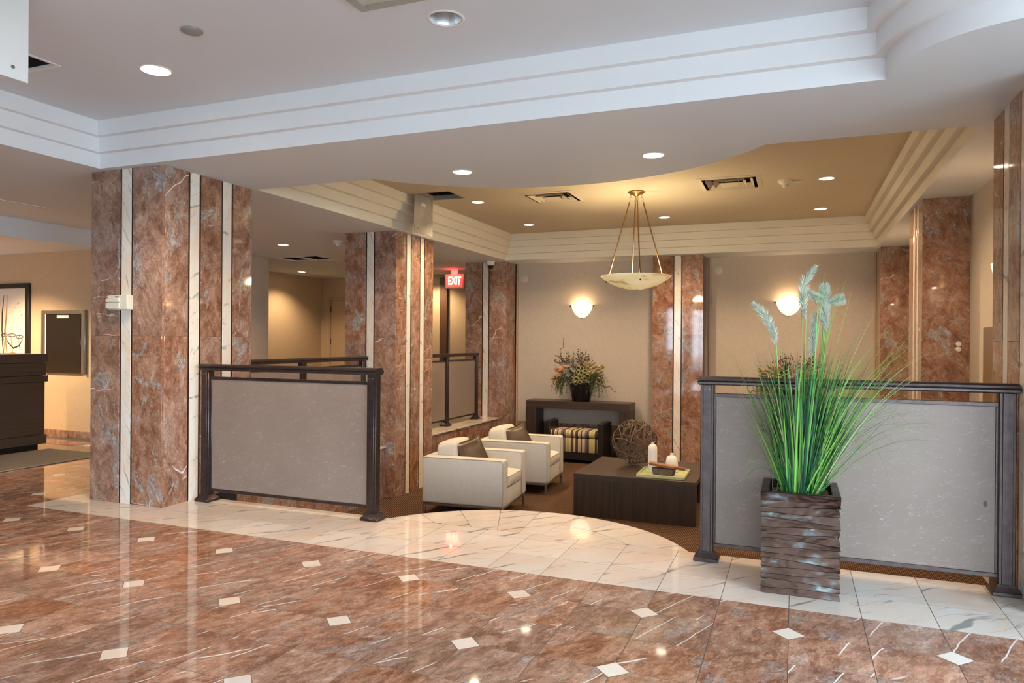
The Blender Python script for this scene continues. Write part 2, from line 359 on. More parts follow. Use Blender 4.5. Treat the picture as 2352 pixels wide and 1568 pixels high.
def superell(bm, sx, sy, sz, e1=0.35, e2=0.35, u=32, v=16, mtx=None):
    def f(w, e): return math.copysign(abs(w)**e, w)
    rings = []
    for i in range(1, v):
        ph = -PI/2+PI*i/v; ring = []
        for j in range(u):
            th = 2*PI*j/u
            p = Vector((sx*f(math.cos(ph), e1)*f(math.cos(th), e2), sy*f(math.cos(ph), e1)*f(math.sin(th), e2), sz*f(math.sin(ph), e1)))
            ring.append(bm.verts.new(mtx @ p if mtx else p))
        rings.append(ring)
    for k in range(len(rings)-1):
        for j in range(u): bm.faces.new((rings[k][j], rings[k][(j+1) % u], rings[k+1][(j+1) % u], rings[k+1][j]))
    bm.faces.new(rings[0][::-1]); bm.faces.new(rings[-1]); return bm
def flat(bm, outer, holes, z):   # horizontal sheet with holes, facing down
    loops = [[Vector((x, y, 0)) for x, y in outer]]+[[Vector((x, y, 0)) for x, y in h] for h in holes]
    vs = [bm.verts.new((p.x, p.y, z)) for l in loops for p in l]
    for a, b_, c in tessellate_polygon(loops):
        try:
            f = bm.faces.new((vs[a], vs[b_], vs[c])); f.normal_update()
            if f.normal.z > 0: f.normal_flip()
        except ValueError: pass
    return bm
def circ(cx, cy, r, n=24): return [(cx+r*math.cos(2*PI*i/n), cy+r*math.sin(2*PI*i/n)) for i in range(n)]
def rect(x0, x1, y0, y1): return [(x0, y0), (x1, y0), (x1, y1), (x0, y1)]
def wallbox(name, x0, x1, y0, y1, z0, z1, mat, label=None):
    return struct(finish(name, box(B(), x0, x1, y0, y1, z0, z1), mat), label)

# =================================================================== FLOORS
AC, AR, ARI = (-1.537, 3.615), 1.13, 0.84            # round landing: centre, outer and inner ring radius
a_e = math.asin((YB3-AC[1])/AR)
arc_pts = [(AC[0]+AR*math.cos(a_e+(PI-2*a_e)*i/40), AC[1]+AR*math.sin(a_e+(PI-2*a_e)*i/40)) for i in range(41)]
XK = -4.30                                           # face of the knee walls between the left columns
outline = [(-10.9, -4.4), (2.4, -4.4), (2.4, 4.6), (1.0, 4.6), (1.0, YB3)]+arc_pts+[(XK, YB3), (XK, 12.05), (-8.95, 12.05), (-8.95, 8.75), (-7.45, 8.75), (-7.45, 5.98), (-10.9, 5.98)]
floor = struct(finish('floor', prism(B(), outline, ZL-0.05, -0.0004), 'grout'), 'polished red and white marble lobby floor on the upper level')
G = 0.0015                                           # half joint
def tile_mesh(name, mat, sx, sy, cut=0.0, rot=0):
    bm = B(); x, y = sx/2-G, sy/2-G
    poly = [(-x, -y), (x, -y), (x, y), (-x, y)] if not cut else [(-x, -y), (x, -y), (x, y-cut), (x-cut, y), (-x, y)]
    for _ in range(rot): poly = [(-q, p) for p, q in poly]
    prism(bm, poly, -0.008, 0.0)
    me = bpy.data.meshes.new(name); bmesh.ops.recalc_face_normals(bm, faces=bm.faces[:]); bm.to_mesh(me); bm.free(); me.materials.append(M[mat]); return me
IN = 0.0645
tm_cut = [tile_mesh('marble_tile', 'tile', T, T, IN-G, r) for r in range(4)]
tm_inl = tile_mesh('inlay', 'inlay', IN*math.sqrt(2), IN*math.sqrt(2))
tile_list = []
for i in range(-34, 9):
    for j in range(-26, 22):
        x, y = JX+(i+0.5)*T, YB0-T*(-j-0.5) if j >= 0 else YB0+T*(j+0.5)
        y = YB0+T*(j+0.5)
        if j >= 0 and x > -5.1: continue
        if j >= 0 and x < -7.45 and y > 5.9: continue
        if x < -10.8 or y < -4.3 or x > 2.3 or y > 8.6: continue
        # the inlay sits on joints with even i and, counted from the border, j = -1, -3, ...
        cx = (i if i % 2 == 0 else i+1); cy = (j if (j+1) % 2 == 0 else j+1)
        rot = {(1, 1): 0, (0, 1): 1, (0, 0): 2, (1, 0): 3}[(cx-i, cy-j)]
        d = math.hypot(x, y); depth = -math.sin(YAW)*x+math.cos(YAW)*y; side = math.cos(YAW)*x+math.sin(YAW)*y
        vis = depth > 1.2 and abs(side/depth) < 0.85 and depth/ d > 0.3 and (1641*1.2/depth < 830)
        tile_list.append((not vis, depth if vis else 50+d, x, y, rot))
tile_list.sort()
far_bm = B()
for k, (_, _, x, y, rot) in enumerate(tile_list):
    if k < 296: link('marble_tile', tm_cut[rot], floor, (x, y, 0), PI if rnd.random() < 0.0 else 0)
    else:
        vs0 = len(far_bm.verts); far_bm.from_mesh(tm_cut[rot]); far_bm.verts.ensure_lookup_table()
        bmesh.ops.transform(far_bm, matrix=Matrix.Translation((x, y, 0)), verts=far_bm.verts[vs0:])
ft = finish('marble_tile_field', far_bm, 'tile', floor, False); ft['kind'] = 'stuff'
for i in range(-34, 9, 2):
    for j in range(-25, 21, 2):
        x, y = JX+i*T, YB0+j*T
        depth = -math.sin(YAW)*x+math.cos(YAW)*y
        if (j > 0 and x > -5.0) or x < -10.7 or y < -4.2 or x > 2.2 or (x < -7.4 and y > 5.8) or y > 8.5: continue
        link('inlay', tm_inl, floor, (x, y, 0), PI/4)
# white border: three rows along the lounge, plus the band beside the left columns
def ptile(poly, name='border_tile', mat='white', shrink=True):
    cx = sum(p[0] for p in poly)/len(poly); cy = sum(p[1] for p in poly)/len(poly)
    bm = prism(B(), [(x-cx, y-cy) for x, y in poly], -0.008, 0.0)
    es = [e for e in bm.edges if all(abs(v.co.z) < 1e-6 for v in e.verts)]
    o = finish(name, bm, mat, floor, False); o.location = (cx, cy, 0); return o
tm_b = {}
rows = [(YB0, YB1), (YB1, YB2), (YB2, YB3)]
for r, (y0, y1) in enumerate(rows):
    for i in range(-17, 8):
        x0, x1 = max(-5.1, JX+i*T), min(1.35 if r else 2.3, JX+(i+1)*T)
        if x1-x0 < 0.02: continue
        key = (r, round(x1-x0, 3))
        if key not in tm_b: tm_b[key] = tile_mesh('border_tile', 'white', x1-x0, y1-y0)
        link('border_tile', tm_b[key], floor, ((x0+x1)/2, (y0+y1)/2, 0), PI if rnd.random() < 0.3 else 0)
yy = YB3
while yy < 11.9:
    for x0, x1 in ((-5.1, -4.7), (-4.7, -4.302)):
        key = ('h', x0)
        if key not in tm_b: tm_b[key] = tile_mesh('border_tile', 'white', x1-x0, 0.4)
        link('border_tile', tm_b[key], floor, ((x0+x1)/2, yy+0.2, 0))
    yy += 0.4
angs = [a_e]+[math.radians(a) for a in (37.6, 52.1, 66.6, 81.1, 95.6, 110.1, 124.6, 139.1)]+[PI-a_e]
for a, b_ in zip(angs[:-1], angs[1:]):
    th = [a+(b_-a)*(i/6*0.985+0.0075) for i in range(7)]
    rc = lambda t: (YB3+G-AC[1])/math.sin(t)
    P = lambda r, t: (AC[0]+r*math.cos(t), AC[1]+r*math.sin(t))
    outer = [P(AR-0.001, t) for t in th]; inner = [P(max(ARI+G, rc(t)), t) for t in th]
    if max(math.dist(p, q) for p, q in zip(outer, inner)) > 0.03:
        ptile(outer+[q for p, q in zip(outer[::-1], inner[::-1]) if math.dist(p, q) > 1e-3])
    ti = [t for t in th if rc(t) < ARI-G-0.004]
    if len(ti) > 2: ptile([P(ARI-G, t) for t in ti]+[P(rc(t), t) for t in ti[::-1]])
# light cross band by the reception desk
for k in range(4): link('border_tile', tile_mesh('border_tile', 'white', 0.5, 0.16), floor, (-5.6-0.5*k, 5.62, 0.0006))
# lounge
struct(finish('floor_lounge', box(B(), XK, 1.4, YB3-0.05, YW, ZL-0.1, ZL), 'carpet'), 'dark brown dotted carpet of the sunken lounge')
for k, dr in ((1, 0.30), (2, 0.60)):
    pts = [(AC[0]+(AR+dr)*math.cos(a_e+(PI-2*a_e)*i/30), AC[1]+(AR+dr)*math.sin(a_e+(PI-2*a_e)*i/30)) for i in range(31)]
    pts = [(x, max(y, YB3+0.001)) for x, y in pts]
    struct(finish('floor_step', prism(B(), pts+[(pts[-1][0], YB3+0.0005), (pts[0][0], YB3+0.0005)] if False else pts, ZL, -0.193*k), 'carpet'))
# knee walls (marble-clad) under the hall edge
for n_, (y0, y1) in enumerate(((4.66, 6.97), (7.86, 10.27))):
    kw = struct(finish('wall_knee_%d' % (n_+1), box(B(), XK-0.02, XK-0.001, y0, y1, ZL, -0.012), 'grout'))
    n = 3; L = (y1-y0)/n
    for i in range(n):
        finish('marble_panel', box(B(), XK-0.002, XK+0.018, y0+i*L+0.001, y0+(i+1)*L-0.001, ZL, -0.021, 0.001), 'slab', kw)
    finish('sill', box(B(), XK-0.02, XK+0.03, y0, y1, -0.02, 0.001, 0.003), 'white', kw)

# =================================================================== WALLS
wallbox('wall_rear', -4.3, 1.5, YW, YW+0.12, ZL, ZS+0.02, 'wallp', 'beige textile wallcovering behind the consoles')
wallbox('wall_right', 1.35, 1.47, 4.5, YW, ZL, ZS+0.02, 'wallp')
wallbox('wall_picture', -11, -7.45, 5.98, 6.1, -0.05, ZS+0.02, 'wall2', 'sand coloured wall behind the reception desk')
wallbox('wall_hall_left', -7.57, -7.45, 6.1, 8.75, -0.05, ZS+0.02, 'wallp')
wallbox('wall_hall_return', -9.0, -7.57, 8.65, 8.75, -0.05, ZS+0.02, 'wallp')
wallbox('wall_hall_side', -9.05, -8.93, 8.75, 12.05, -0.05, ZS+0.02, 'wall2')
wallbox('wall_hall_end', -9.05, -4.0, 12.05, 12.17, -0.05, ZS+0.02, 'wall2')
wallbox('wall_hall_inner', -4.28, -4.16, 10.69, 12.05, ZL, ZS+0.02, 'wallp')
wallbox('wall_left', -11.1, -11, -4.5, 6.1, -0.05, ZR, 'wall2')
wallbox('wall_right_corner', 1.73, 2.5, 4.1, 4.2, ZL, ZR, 'wallp')
# window walls behind and to the right of the camera
def window_wall(name, axis, fixed, a0, a1, wins, z0, z1):
    bm = B()
    def seg(p, q, zz0, zz1):
        if q-p < 0.01: return
        if axis == 'X': box(bm, p, q, fixed-0.1, fixed, zz0, zz1)
        else: box(bm, fixed, fixed+0.1, p, q, zz0, zz1)
    c = a0
    for w0, w1 in wins: seg(c, w0, -0.1, ZR); c = w1
    seg(c, a1, -0.1, ZR)
    for w0, w1 in wins: seg(w0, w1, -0.1, z0); seg(w0, w1, z1, ZR)
    struct(finish(name, bm, 'wallp'))
win_n = [0]
def window(axis, fixed, w0, w1, z0, z1):
    win_n[0] += 1
    w = struct(link('window_%d' % win_n[0], None, None, (0, 0, 0)))
    def bar(p, q, zz0, zz1, nm, mt='winframe', t=0.03):
        bm = B()
        if axis == 'X': box(bm, p, q, fixed-0.05-t, fixed-0.05+t, zz0, zz1)
        else: box(bm, fixed+0.05-t, fixed+0.05+t, p, q, zz0, zz1)
        finish(nm, bm, mt, w)
    bar(w0, w0+0.05, z0, z1, 'window_frame'); bar(w1-0.05, w1, z0, z1, 'window_frame')
    bar(w0+0.05, w1-0.05, z0, z0+0.06, 'window_frame'); bar(w0+0.05, w1-0.05, z1-0.06, z1, 'window_frame')
    m = (w0+w1)/2; bar(m-0.025, m+0.025, z0+0.06, z1-0.06, 'mullion')
    bar(w0+0.05, m-0.025, z0+0.06, z1-0.06, 'pane', 'glass', 0.004); bar(m+0.025, w1-0.05, z0+0.06, z1-0.06, 'pane', 'glass', 0.004)
    ld = bpy.data.lights.new('window_portal_%d' % win_n[0], 'AREA'); ld.shape = 'RECTANGLE'; ld.size = w1-w0; ld.size_y = z1-z0; ld.cycles.is_portal = True
    lo = link('window_portal', ld)
    if axis == 'X': lo.location = (m, fixed-0.12, (z0+z1)/2); lo.rotation_euler = (PI/2, 0, PI); lo.rotation_euler = (-PI/2, 0, 0) if False else (PI/2, 0, PI)
    else: lo.location = (fixed+0.12, m, (z0+z1)/2); lo.rotation_euler = (PI/2, 0, PI/2)
WINB = [(-4.15, -3.55), (-3.3, -2.7), (-0.6, 0.7), (0.9, 2.2)]
WINR = [(-3.6, -1.7), (-1.3, 0.6), (1.0, 2.9)]
window_wall('wall_back', 'X', -4.4, -11, 2.5, WINB, 0.15, 2.38)
window_wall('wall_window_right', 'Y', 2.4, -4.4, 4.2, WINR, 0.08, 2.38)
for a in WINB: window('X', -4.4, a[0], a[1], 0.15, 2.38)
for a in WINR: window('Y', 2.4, a[0], a[1], 0.08, 2.38)
struct(finish('floor_outdoor', box(B(), -40, 40, -40, -4.6, -0.2, -0.12), 'ground')); struct(finish('floor_outdoor_side', box(B(), 2.6, 40, -4.6, 40, -0.2, -0.12), 'ground'))
struct(finish('light_block_slab', box(B(), -11.2, 3.0, -4.6, 14, ZR, ZR+0.2), 'concrete'))  # unseen lid added over all ceilings so no sky light leaks in

# =================================================================== CEILINGS
DL_SOFFIT = [(-2.257, 4.70), (-0.872, 4.70)]
DL_LOUNGE = [(-3.43, 7.56), (-3.43, 9.275), (-1.572, 9.285), (0.277, 9.31), (0.28, 7.60), (-3.43, 5.86), (0.28, 5.86)]
DL_LOBBY = [(-3.42, 3.06), (-1.56, 3.055)]
DL_HALL = [(-6.197, 7.546), (-8.36, 10.69), (-6.30, 11.65)]
DR, DRL = 0.070, 0.082
HATCH = (-3.872, -3.462, 6.875, 7.295)
LHATCH = (-3.20, -2.78, 1.75, 2.18); LOPEN = (-4.40, -3.893, 2.30, 2.80)
VENTS = [(-2.52, 7.58), (-0.615, 7.50)]; VS = 0.30
HV = [(-7.30, -6.95, 8.72, 9.18), (-6.90, -6.55, 8.72, 9.18)]
CA, CRR = (-1.585, 3.662), 1.738
ca_e = math.asin((4.68-CA[1])/CRR)
ceil_arc = [(CA[0]+CRR*math.cos(ca_e+(PI-2*ca_e)*i/48), CA[1]+CRR*math.sin(ca_e+(PI-2*ca_e)*i/48)) for i in range(49)]
CC, CR0 = (0.905, 3.70), 0.52                        # rounded drop around the right column
def tray_edge(o, n=24):
    y = 3.715-o; a0 = PI-math.asin((y-CC[1])/(CR0+o))
    arc = [(CC[0]+(CR0+o)*math.cos(a0+(1.5*PI-a0)*i/n), CC[1]+(CR0+o)*math.sin(a0+(1.5*PI-a0)*i/n)) for i in range(n+1)]
    return [(-4.69+o, -3.7+o), (-4.69+o, y)]+arc+[(2.4, CC[1]-CR0-o)]
te = tray_edge(0)
soff = te[1:]+[(2.4, 4.68)]+[(0.965, 4.68)]+ceil_arc+[(-4.115, 4.68), (-4.69, 4.68)]
cs = finish('ceiling_soffit', flat(B(), soff, [circ(x, y, DR) for x, y in DL_SOFFIT], ZS), 'paint', None, False, recalc=False); struct(cs, 'white dropped soffit between lobby and lounge')
cl = finish('ceiling_hall', flat(flat(B(), rect(-11, -4.69, -4.4, 4.68), [], ZS), rect(-11, -4.115, 4.68, 12.1), [circ(x, y, DR) for x, y in DL_HALL]+[rect(*h) for h in HV], ZS), 'paint', None, False, recalc=False); struct(cl)
struct(finish('ceiling_rim', flat(flat(flat(B(), rect(-4.115, 1.4, 10.13, 10.7), [], ZS), rect(0.965, 1.4, 4.68, 10.13), [], ZS), rect(-4.69, 2.4, -4.4, -3.7), [], ZS), 'paint', None, False, recalc=False))
struct(finish('ceiling_lounge', flat(B(), rect(-4.0, 0.9, 4.6, 10.05), [circ(x, y, DR) for x, y in DL_LOUNGE]+[rect(*HATCH)]+[rect(x-VS+.03, x+VS-.03, y-VS+.03, y+VS-.03) for x, y in VENTS], ZLC), 'lceil', None, False, recalc=False), 'tan lounge ceiling inside the stepped cove')
struct(finish('ceiling_lobby', flat(B(), rect(-4.7, 2.4, -4.4, 3.75), [circ(x, y, DRL) for x, y in DL_LOBBY]+[rect(*LHATCH), rect(*LOPEN)], ZT), 'paint', None, False, recalc=False), 'white lobby tray ceiling')
def band(name, path0, path1, z0, z1, mat, parent):   # one tier: vertical face on path0, then the underside of the next tier out to path1
    bm = B(); a = [bm.verts.new((x, y, z0)) for x, y in path0]; c = [bm.verts.new((x, y, z1)) for x, y in path0]
    d = [bm.verts.new((x, y, z1)) for x, y in path1] if path1 else None
    for i in range(len(a)-1):
        bm.faces.new((a[i], a[i+1], c[i+1], c[i]))
        if d: bm.faces.new((c[i], c[i+1], d[i+1], d[i]))
    return finish(name, bm, mat, parent, True, 30, recalc=False)
t1 = struct(link('trim_1', None, None, (0, 0, 0)), 'white stepped plaster edge of the lobby tray ceiling')
zt = [ZS, ZS+0.104, ZS+0.208, ZT]; SL = 0.045
for k in range(3): band('tier', tray_edge(SL*k), tray_edge(SL*(k+1)) if k < 2 else None, zt[k], zt[k+1], 'paint_band', t1)
t2 = struct(link('trim_2', None, None, (0, 0, 0)), 'cream stepped plaster cove around the lounge ceiling')
def cove_path(o): return [(-4.115+o, 4.68), (-4.115+o, 10.13-o), (0.965-o, 10.13-o), (0.965-o, 4.68)]
for k in range(4): band('tier', cove_path(0.05*k), cove_path(0.05*(k+1)) if k < 3 else None, ZS+0.0945*k, ZS+0.0945*(k+1), 'cove', t2)
band('fascia', [(-4.115, 4.68)]+ceil_arc[::-1]+[(0.965, 4.68)], None, ZS, ZLC, 'paint', t2)
struct(finish('ceiling_beam', box(B(), -10.95, -7.465, -4.3, 5.975, 2.225, ZS), 'paint'), 'white dropped beam above the reception desk')
# baseboards
bb = struct(finish('baseboard_picture', box(B(), -10.9, -7.45, 5.965, 5.98, 0, 0.012), 'slab'))
for k in range(6): finish('marble_panel', box(B(), -10.9+k*0.575, -10.9+(k+1)*0.575-0.002, 5.962, 5.98, 0, 0.09, 0.002), 'slab', bb)
bb = struct(finish('baseboard_rear', box(B(), -4.15, 1.35, YW-0.008, YW-0.001, ZL, ZL+0.05), 'grout'))
for k in range(14):
    x0 = -4.15+k*0.393
    for z0, z1 in ((ZL, ZL+0.25), (ZL+0.252, -0.085)): finish('marble_panel', box(B(), x0+0.001, x0+0.392, YW-0.022, YW-0.002, z0, z1, 0.001), 'slab', bb)

# =================================================================== COLUMNS
# layout along a face: kind letters p = marble panel, d = bronze bead, w = white strip
F_FRONT = [('p', .283), ('d', .017), ('w', .091), ('d', .017), ('p', .28)]
F_SIDE = [('p', .235), ('d', .019), ('w', .087), ('d', .018), ('p', .206), ('d', .018), ('w', .091), ('d', .018), ('p', .212)]
def column(label, x0, x1, y0, y1, z0, z1, faces, joints, loc0=None):
    t = thing('column', label, 'column', ((x0+x1)/2, (y0+y1)/2, z0))
    cx, cy = (x0+x1)/2, (y0+y1)/2; hx, hy = (x1-x0)/2, (y1-y0)/2; H = z1-z0; TK = 0.02
    finish('core', box(B(), -hx+TK, hx-TK, -hy+TK, hy-TK, 0, H-0.001), 'grout', t)
    for side, lay in faces.items():
        L = sum(w for _, w in lay); span = 2*hx if side in '-y+y' and 'y' in side else 2*hy
        k = span/L; s = -span/2
        for kind, w in lay:
            a, b_ = s, s+w*k; s = b_
            if 'x' in side: a, b_ = max(a, -hy+TK), min(b_, hy-TK)
            zs = [0.0]+[j-z0 for j in joints if z0+0.2 < j < z1-0.1]+[H] if kind == 'p' else [0.0, H]
            for q0, q1 in zip(zs[:-1], zs[1:]):
                out = {'p': 0.0, 'd': -0.004, 'w': -0.001}[kind]; g = 0.0003 if kind == 'p' else 0.0
                bm = B(); lo, hi = q0+(g if q0 else 0), q1-g
                if side == '-y': box(bm, a, b_, -hy-out, -hy+TK, lo, hi, 0.0012)
                elif side == '+y': box(bm, a, b_, hy-TK, hy+out, lo, hi, 0.0012)
                elif side == '+x': box(bm, hx-TK, hx+out, a, b_, lo, hi, 0.0012)
                else: box(bm, -hx-out, -hx+TK, a, b_, lo, hi, 0.0012)
                finish({'p': 'marble_panel', 'd': 'bead', 'w': 'white_strip'}[kind], bm, {'p': 'slab', 'd': 'bronze', 'w': 'strip'}[kind], t)
    return t
plainface = [('p', 1.0)]
column('large red marble column at the left with an ivory sensor box on its white stripe', -4.85, -4.147, 3.776, 4.665, 0, ZS, {'-y': F_FRONT, '+x': F_SIDE, '-x': F_SIDE, '+y': F_FRONT}, [1.213])
column('red marble column between the two armchairs and the hallway, left of the EXIT sign', -4.84, -4.167, 6.975, 7.865, ZL, ZS, {'-y': F_FRONT, '+x': F_SIDE, '-x': F_SIDE, '+y': F_FRONT}, [0.05, 1.14])
column('red marble column right of the EXIT sign, carrying the dome camera', -4.86, -4.165, 10.27, YW-0.001, ZL, ZS, {'-y': F_FRONT, '+x': plainface, '-x': plainface}, [0.05, 1.14])
column('red marble pilaster in the middle of the lounge rear wall behind the pendant', -1.905, -1.197, 10.30, YW-0.001, ZL, ZS, {'-y': F_FRONT, '+x': plainface, '-x': plainface}, [-0.02, 1.30])
column('red marble column cut off by the right edge of the photo', 1.005, 1.73, 3.776, 4.60, 0, ZS, {'-x': F_SIDE, '-y': F_FRONT, '+y': plainface}, [1.213])
column('wide red marble pier on the right with a wall outlet', 1.0, 1.349, 6.90, 7.64, ZL, ZS, {'-y': plainface, '-x': [('p', .2), ('d', .012), ('w', .07), ('d', .012), ('p', .09), ('d', .012), ('w', .07), ('d', .012), ('p', .2)], '+y': plainface}, [])
column('narrow red marble pier in the far right corner of the lounge', 1.01, 1.349, 10.15, YW-0.001, ZL, ZS, {'-y': plainface, '-x': plainface}, [1.14])
# slim wood stops beside the rear columns
for k, (x, z0) in enumerate(((-4.145, ZL), (-1.155, ZL), (0.985, ZL))):
    struct(finish('trim_%d' % (k+3), box(B(), x, x+0.025, YW-0.03, YW, z0, ZS, 0.004), plain('stop_wood_%d' % k, (0.50, 0.33, 0.20), 0.5)))

# =================================================================== RAILINGS
def post_bm(h, w=0.072, d=0.058):
    bm = B(); box(bm, -w/2, w/2, -d/2, d/2, 0.02, h, 0.004)
    for s in (-1, 1): box(bm, -w/2+0.014, w/2-0.014, s*d/2-0.006, s*d/2+0.006, 0.05, h-0.002, 0.002)
    return bm
def railing(label, p0, p1, posts, panel_ends, h=1.01, group=None):
    v = Vector((p1[0]-p0[0], p1[1]-p0[1], 0)); L = v.length; a = math.atan2(v.y, v.x)
    t = thing('railing', label, 'railing', (p0[0], p0[1], 0), a, group)
    bm = B(); w = 0.041   # rounded cap rail
    prof = [(-w, h-0.040), (-w+0.006, h-0.046), (w-0.006, h-0.046), (w, h-0.040), (w, h-0.030), (w-0.005, h-0.026), (w, h-0.020), (w-0.002, h-0.010), (w-0.014, h), (-w+0.014, h), (-w+0.002, h-0.010), (-w, h-0.020), (-w+0.005, h-0.026), (-w, h-0.030)]
    e0, e1 = -0.052, L+0.052
    A = [bm.verts.new((e0, y, z)) for y, z in prof]; C = [bm.verts.new((e1, y, z)) for y, z in prof]
    bm.faces.new(A); bm.faces.new(C[::-1])
    for i in range(len(prof)): bm.faces.new((A[i], A[(i+1) % len(prof)], C[(i+1) % len(prof)], C[i]))
    bmesh.ops.bevel(bm, geom=[e for f in bm.faces if len(f.verts) > 4 for e in f.edges], offset=0.006, segments=2, affect='EDGES')
    finish('handrail', bm, 'rail', t)
    for s in posts:
        po = finish('post', post_bm(h-0.044), 'rail', t); po.location = (s*L, 0, 0)
        bm = B(); box(bm, -0.066, 0.066, -0.060, 0.060, 0, 0.020, 0.003)
        vs = [bm.verts.new((sx*q, sy*q*0.9, z)) for q, z in ((0.062, 0.020), (0.044, 0.040), (0.040, 0.050)) for sx, sy in ((-1, -1), (1, -1), (1, 1), (-1, 1))]
        for k in range(2):
            for i in range(4): bm.faces.new((vs[k*4+i], vs[k*4+(i+1) % 4], vs[k*4+4+(i+1) % 4], vs[k*4+4+i]))
        bm.faces.new(vs[8:12]); finish('base_plate', bm, 'rail', po)
        if h > 0:
            for sx in (-0.012, 0.012):
                finish('screw', ell(B(), sx, -0.035, h-0.07, 0.003, 0.002, 0.003, 6, 4), 'steel', po)
    for s0, s1 in panel_ends:
        x0, x1 = s0*L+0.034, s1*L-0.034
        pn = finish('panel', box(B(), x0, x1, -0.006, 0.006, 0.092, 0.900), 'paper', t)
        for nm, z0, z1 in (('top_channel', 0.897, 0.918), ('bottom_channel', 0.074, 0.096)): finish(nm, box(B(), x0, x1, -0.012, 0.012, z0, z1, 0.002), 'rail', pn)
        for xa, xb in ((x0, x0+0.012), (x1-0.012, x1)): finish('side_channel', box(B(), xa, xb, -0.011, 0.011, 0.096, 0.897, 0.002), 'rail', pn)
    return t
railing('bronze railing with a taupe fibre panel standing beside the large left column', (-4.035, 4.09), (-2.605, 4.09), (0, 1), [(0, 1)])
rr_ = railing('wide bronze railing with a grey fibre panel behind the tall grass planter', (-0.443, 4.07), (0.95, 4.07), (0, 1), [(0, 1)])
pn_ = [c for c in rr_.children if c.name.startswith('panel')][0]; finish('smudge', ell(B(), 1.308, -0.0062, 0.425, 0.009, 0.0008, 0.014, 12, 6), plain('smudge_grey', (0.085, 0.080, 0.082), 0.7), pn_)
railing('dark railing in the hallway opening between the two left columns', (-4.53, 4.75), (-4.53, 6.88), (0, 0.5, 1), [(0, .5), (.5, 1)])
railing('dark railing on the white sill below the EXIT sign', (-4.52, 7.95), (-4.52, 9.93), (0, 0.5, 1), [(0, .5), (.5, 1)])

# =================================================================== CEILING FIXTURES
def spot(loc, power, col=WARM, size=2.3, blend=0.7, parent=None, rad=0.05):
    d = bpy.data.lights.new('lamp_light', 'SPOT'); d.energy = power; d.color = col; d.spot_size = size; d.spot_blend = blend; d.shadow_soft_size = rad
    o = link('lamp_light', d, parent, loc); return o
def point(loc, power, col=WARM, rad=0.05, parent=None):
    d = bpy.data.lights.new('lamp_light', 'POINT'); d.energy = power; d.color = col; d.shadow_soft_size = rad
    return link('lamp_light', d, parent, loc)
_mesh = {}
def downlight(label, x, y, z, r, power, group, lit=True, col=WARM):
    t = thing('downlight', label, 'downlight', (x, y, z), 0, group)
    key = (r, lit)
    if key not in _mesh:
        tr = finish('trim_ring', lathe(B(), [(r-0.004, 0.004), (r-0.004, -0.002), (r-0.002, -0.004), (r+0.006, -0.003), (r+0.009, -0.001), (r+0.009, 0.002)], 36), 'wplastic', t)
        if lit:
            rf = finish('reflector', lathe(B(), [(r-0.001, 0.0), (r-0.004, 0.02), (r-0.006, 0.06), (0.0005, 0.062)], 32), 'canmetal', t)
            ln = finish('lens', lathe(B(), [(0.0005, 0.002), (r*0.6, 0.002), (r-0.005, 0.004), (r-0.005, 0.008), (0.0005, 0.012)], 32), 'lens', t)
        else:
            rf = finish('reflector', lathe(B(), [(r-0.001, -0.001), (r-0.010, 0.03), (r-0.018, 0.10), (r-0.03, 0.17), (0.0005, 0.175)], 40), 'canmetal', t)
            ln = finish('bulb', lathe(B(), [(0.0005, 0.155), (0.02, 0.16), (0.030, 0.168), (0.02, 0.174)], 20), 'wplastic', t)
        _mesh[key] = (tr.data, rf.data, ln.data, ln.name)
    else:
        a, b_, c, _ = _mesh[key]; link('trim_ring', a, t); link('reflector', b_, t); link('lens', c, t)
    if power: spot((0, 0, -0.012), power, col, parent=t, rad=r*0.7)
    return t
GL = 'recessed downlights in the lounge ceiling'
downlight('lit downlight in the lounge ceiling beside the hanging metal hatch door', *DL_LOUNGE[0], ZLC, DR, P_LOUNGE, GL)
downlight('lit downlight in the far left corner of the lounge ceiling', *DL_LOUNGE[1], ZLC, DR, P_LOUNGE, GL)
downlight('lit downlight in the lounge ceiling seen just right of the pendant rods', *DL_LOUNGE[2], ZLC, DR, P_LOUNGE, GL)
downlight('lit downlight in the far right corner of the lounge ceiling', *DL_LOUNGE[3], ZLC, DR, P_LOUNGE, GL)
downlight('lit downlight in the lounge ceiling right of the smoke detector', *DL_LOUNGE[4], ZLC, DR, P_LOUNGE, GL)
for q, nm in ((5, 'left'), (6, 'right')): downlight('lit downlight hidden behind the soffit at the front %s of the lounge' % nm, *DL_LOUNGE[q], ZLC, DR, P_LOUNGE, GL)
downlight('lit downlight in the white soffit above the left railing end', *DL_SOFFIT[0], ZS, DR, P_SOFFIT, 'soffit downlights')
downlight('lit downlight in the white soffit above the pendant lamp', *DL_SOFFIT[1], ZS, DR, P_SOFFIT, 'soffit downlights')
downlight('large lit downlight in the lobby ceiling above the left column', *DL_LOBBY[0], ZT, DRL, P_LOBBY, 'lobby downlights')
downlight('large unlit downlight showing its shiny reflector at the top of the photo', *DL_LOBBY[1], ZT, DRL, 0, 'lobby downlights', lit=False)
downlight('lit downlight in the hallway ceiling right of the large left column', *DL_HALL[0], ZS, DR, P_HALL, 'hallway downlights')
downlight('lit downlight near the lit hallway wall below the twin ceiling openings', *DL_HALL[1], ZS, DR, P_HALL*1.0, 'hallway downlights')
downlight('partly hidden lit downlight at the far end of the hallway left of the EXIT sign', *DL_HALL[2], ZS, DR, P_HALL, 'hallway downlights')
for k, y in enumerate((3.4, 5.0)):     # unseen lamps added over the reception desk to brighten the wall behind it
    downlight('added unseen downlight brightening the reception wall, %s one' % ('front', 'rear')[k], -8.6, y, 2.222, 0.06, P_DESK, 'added reception fill lamps')

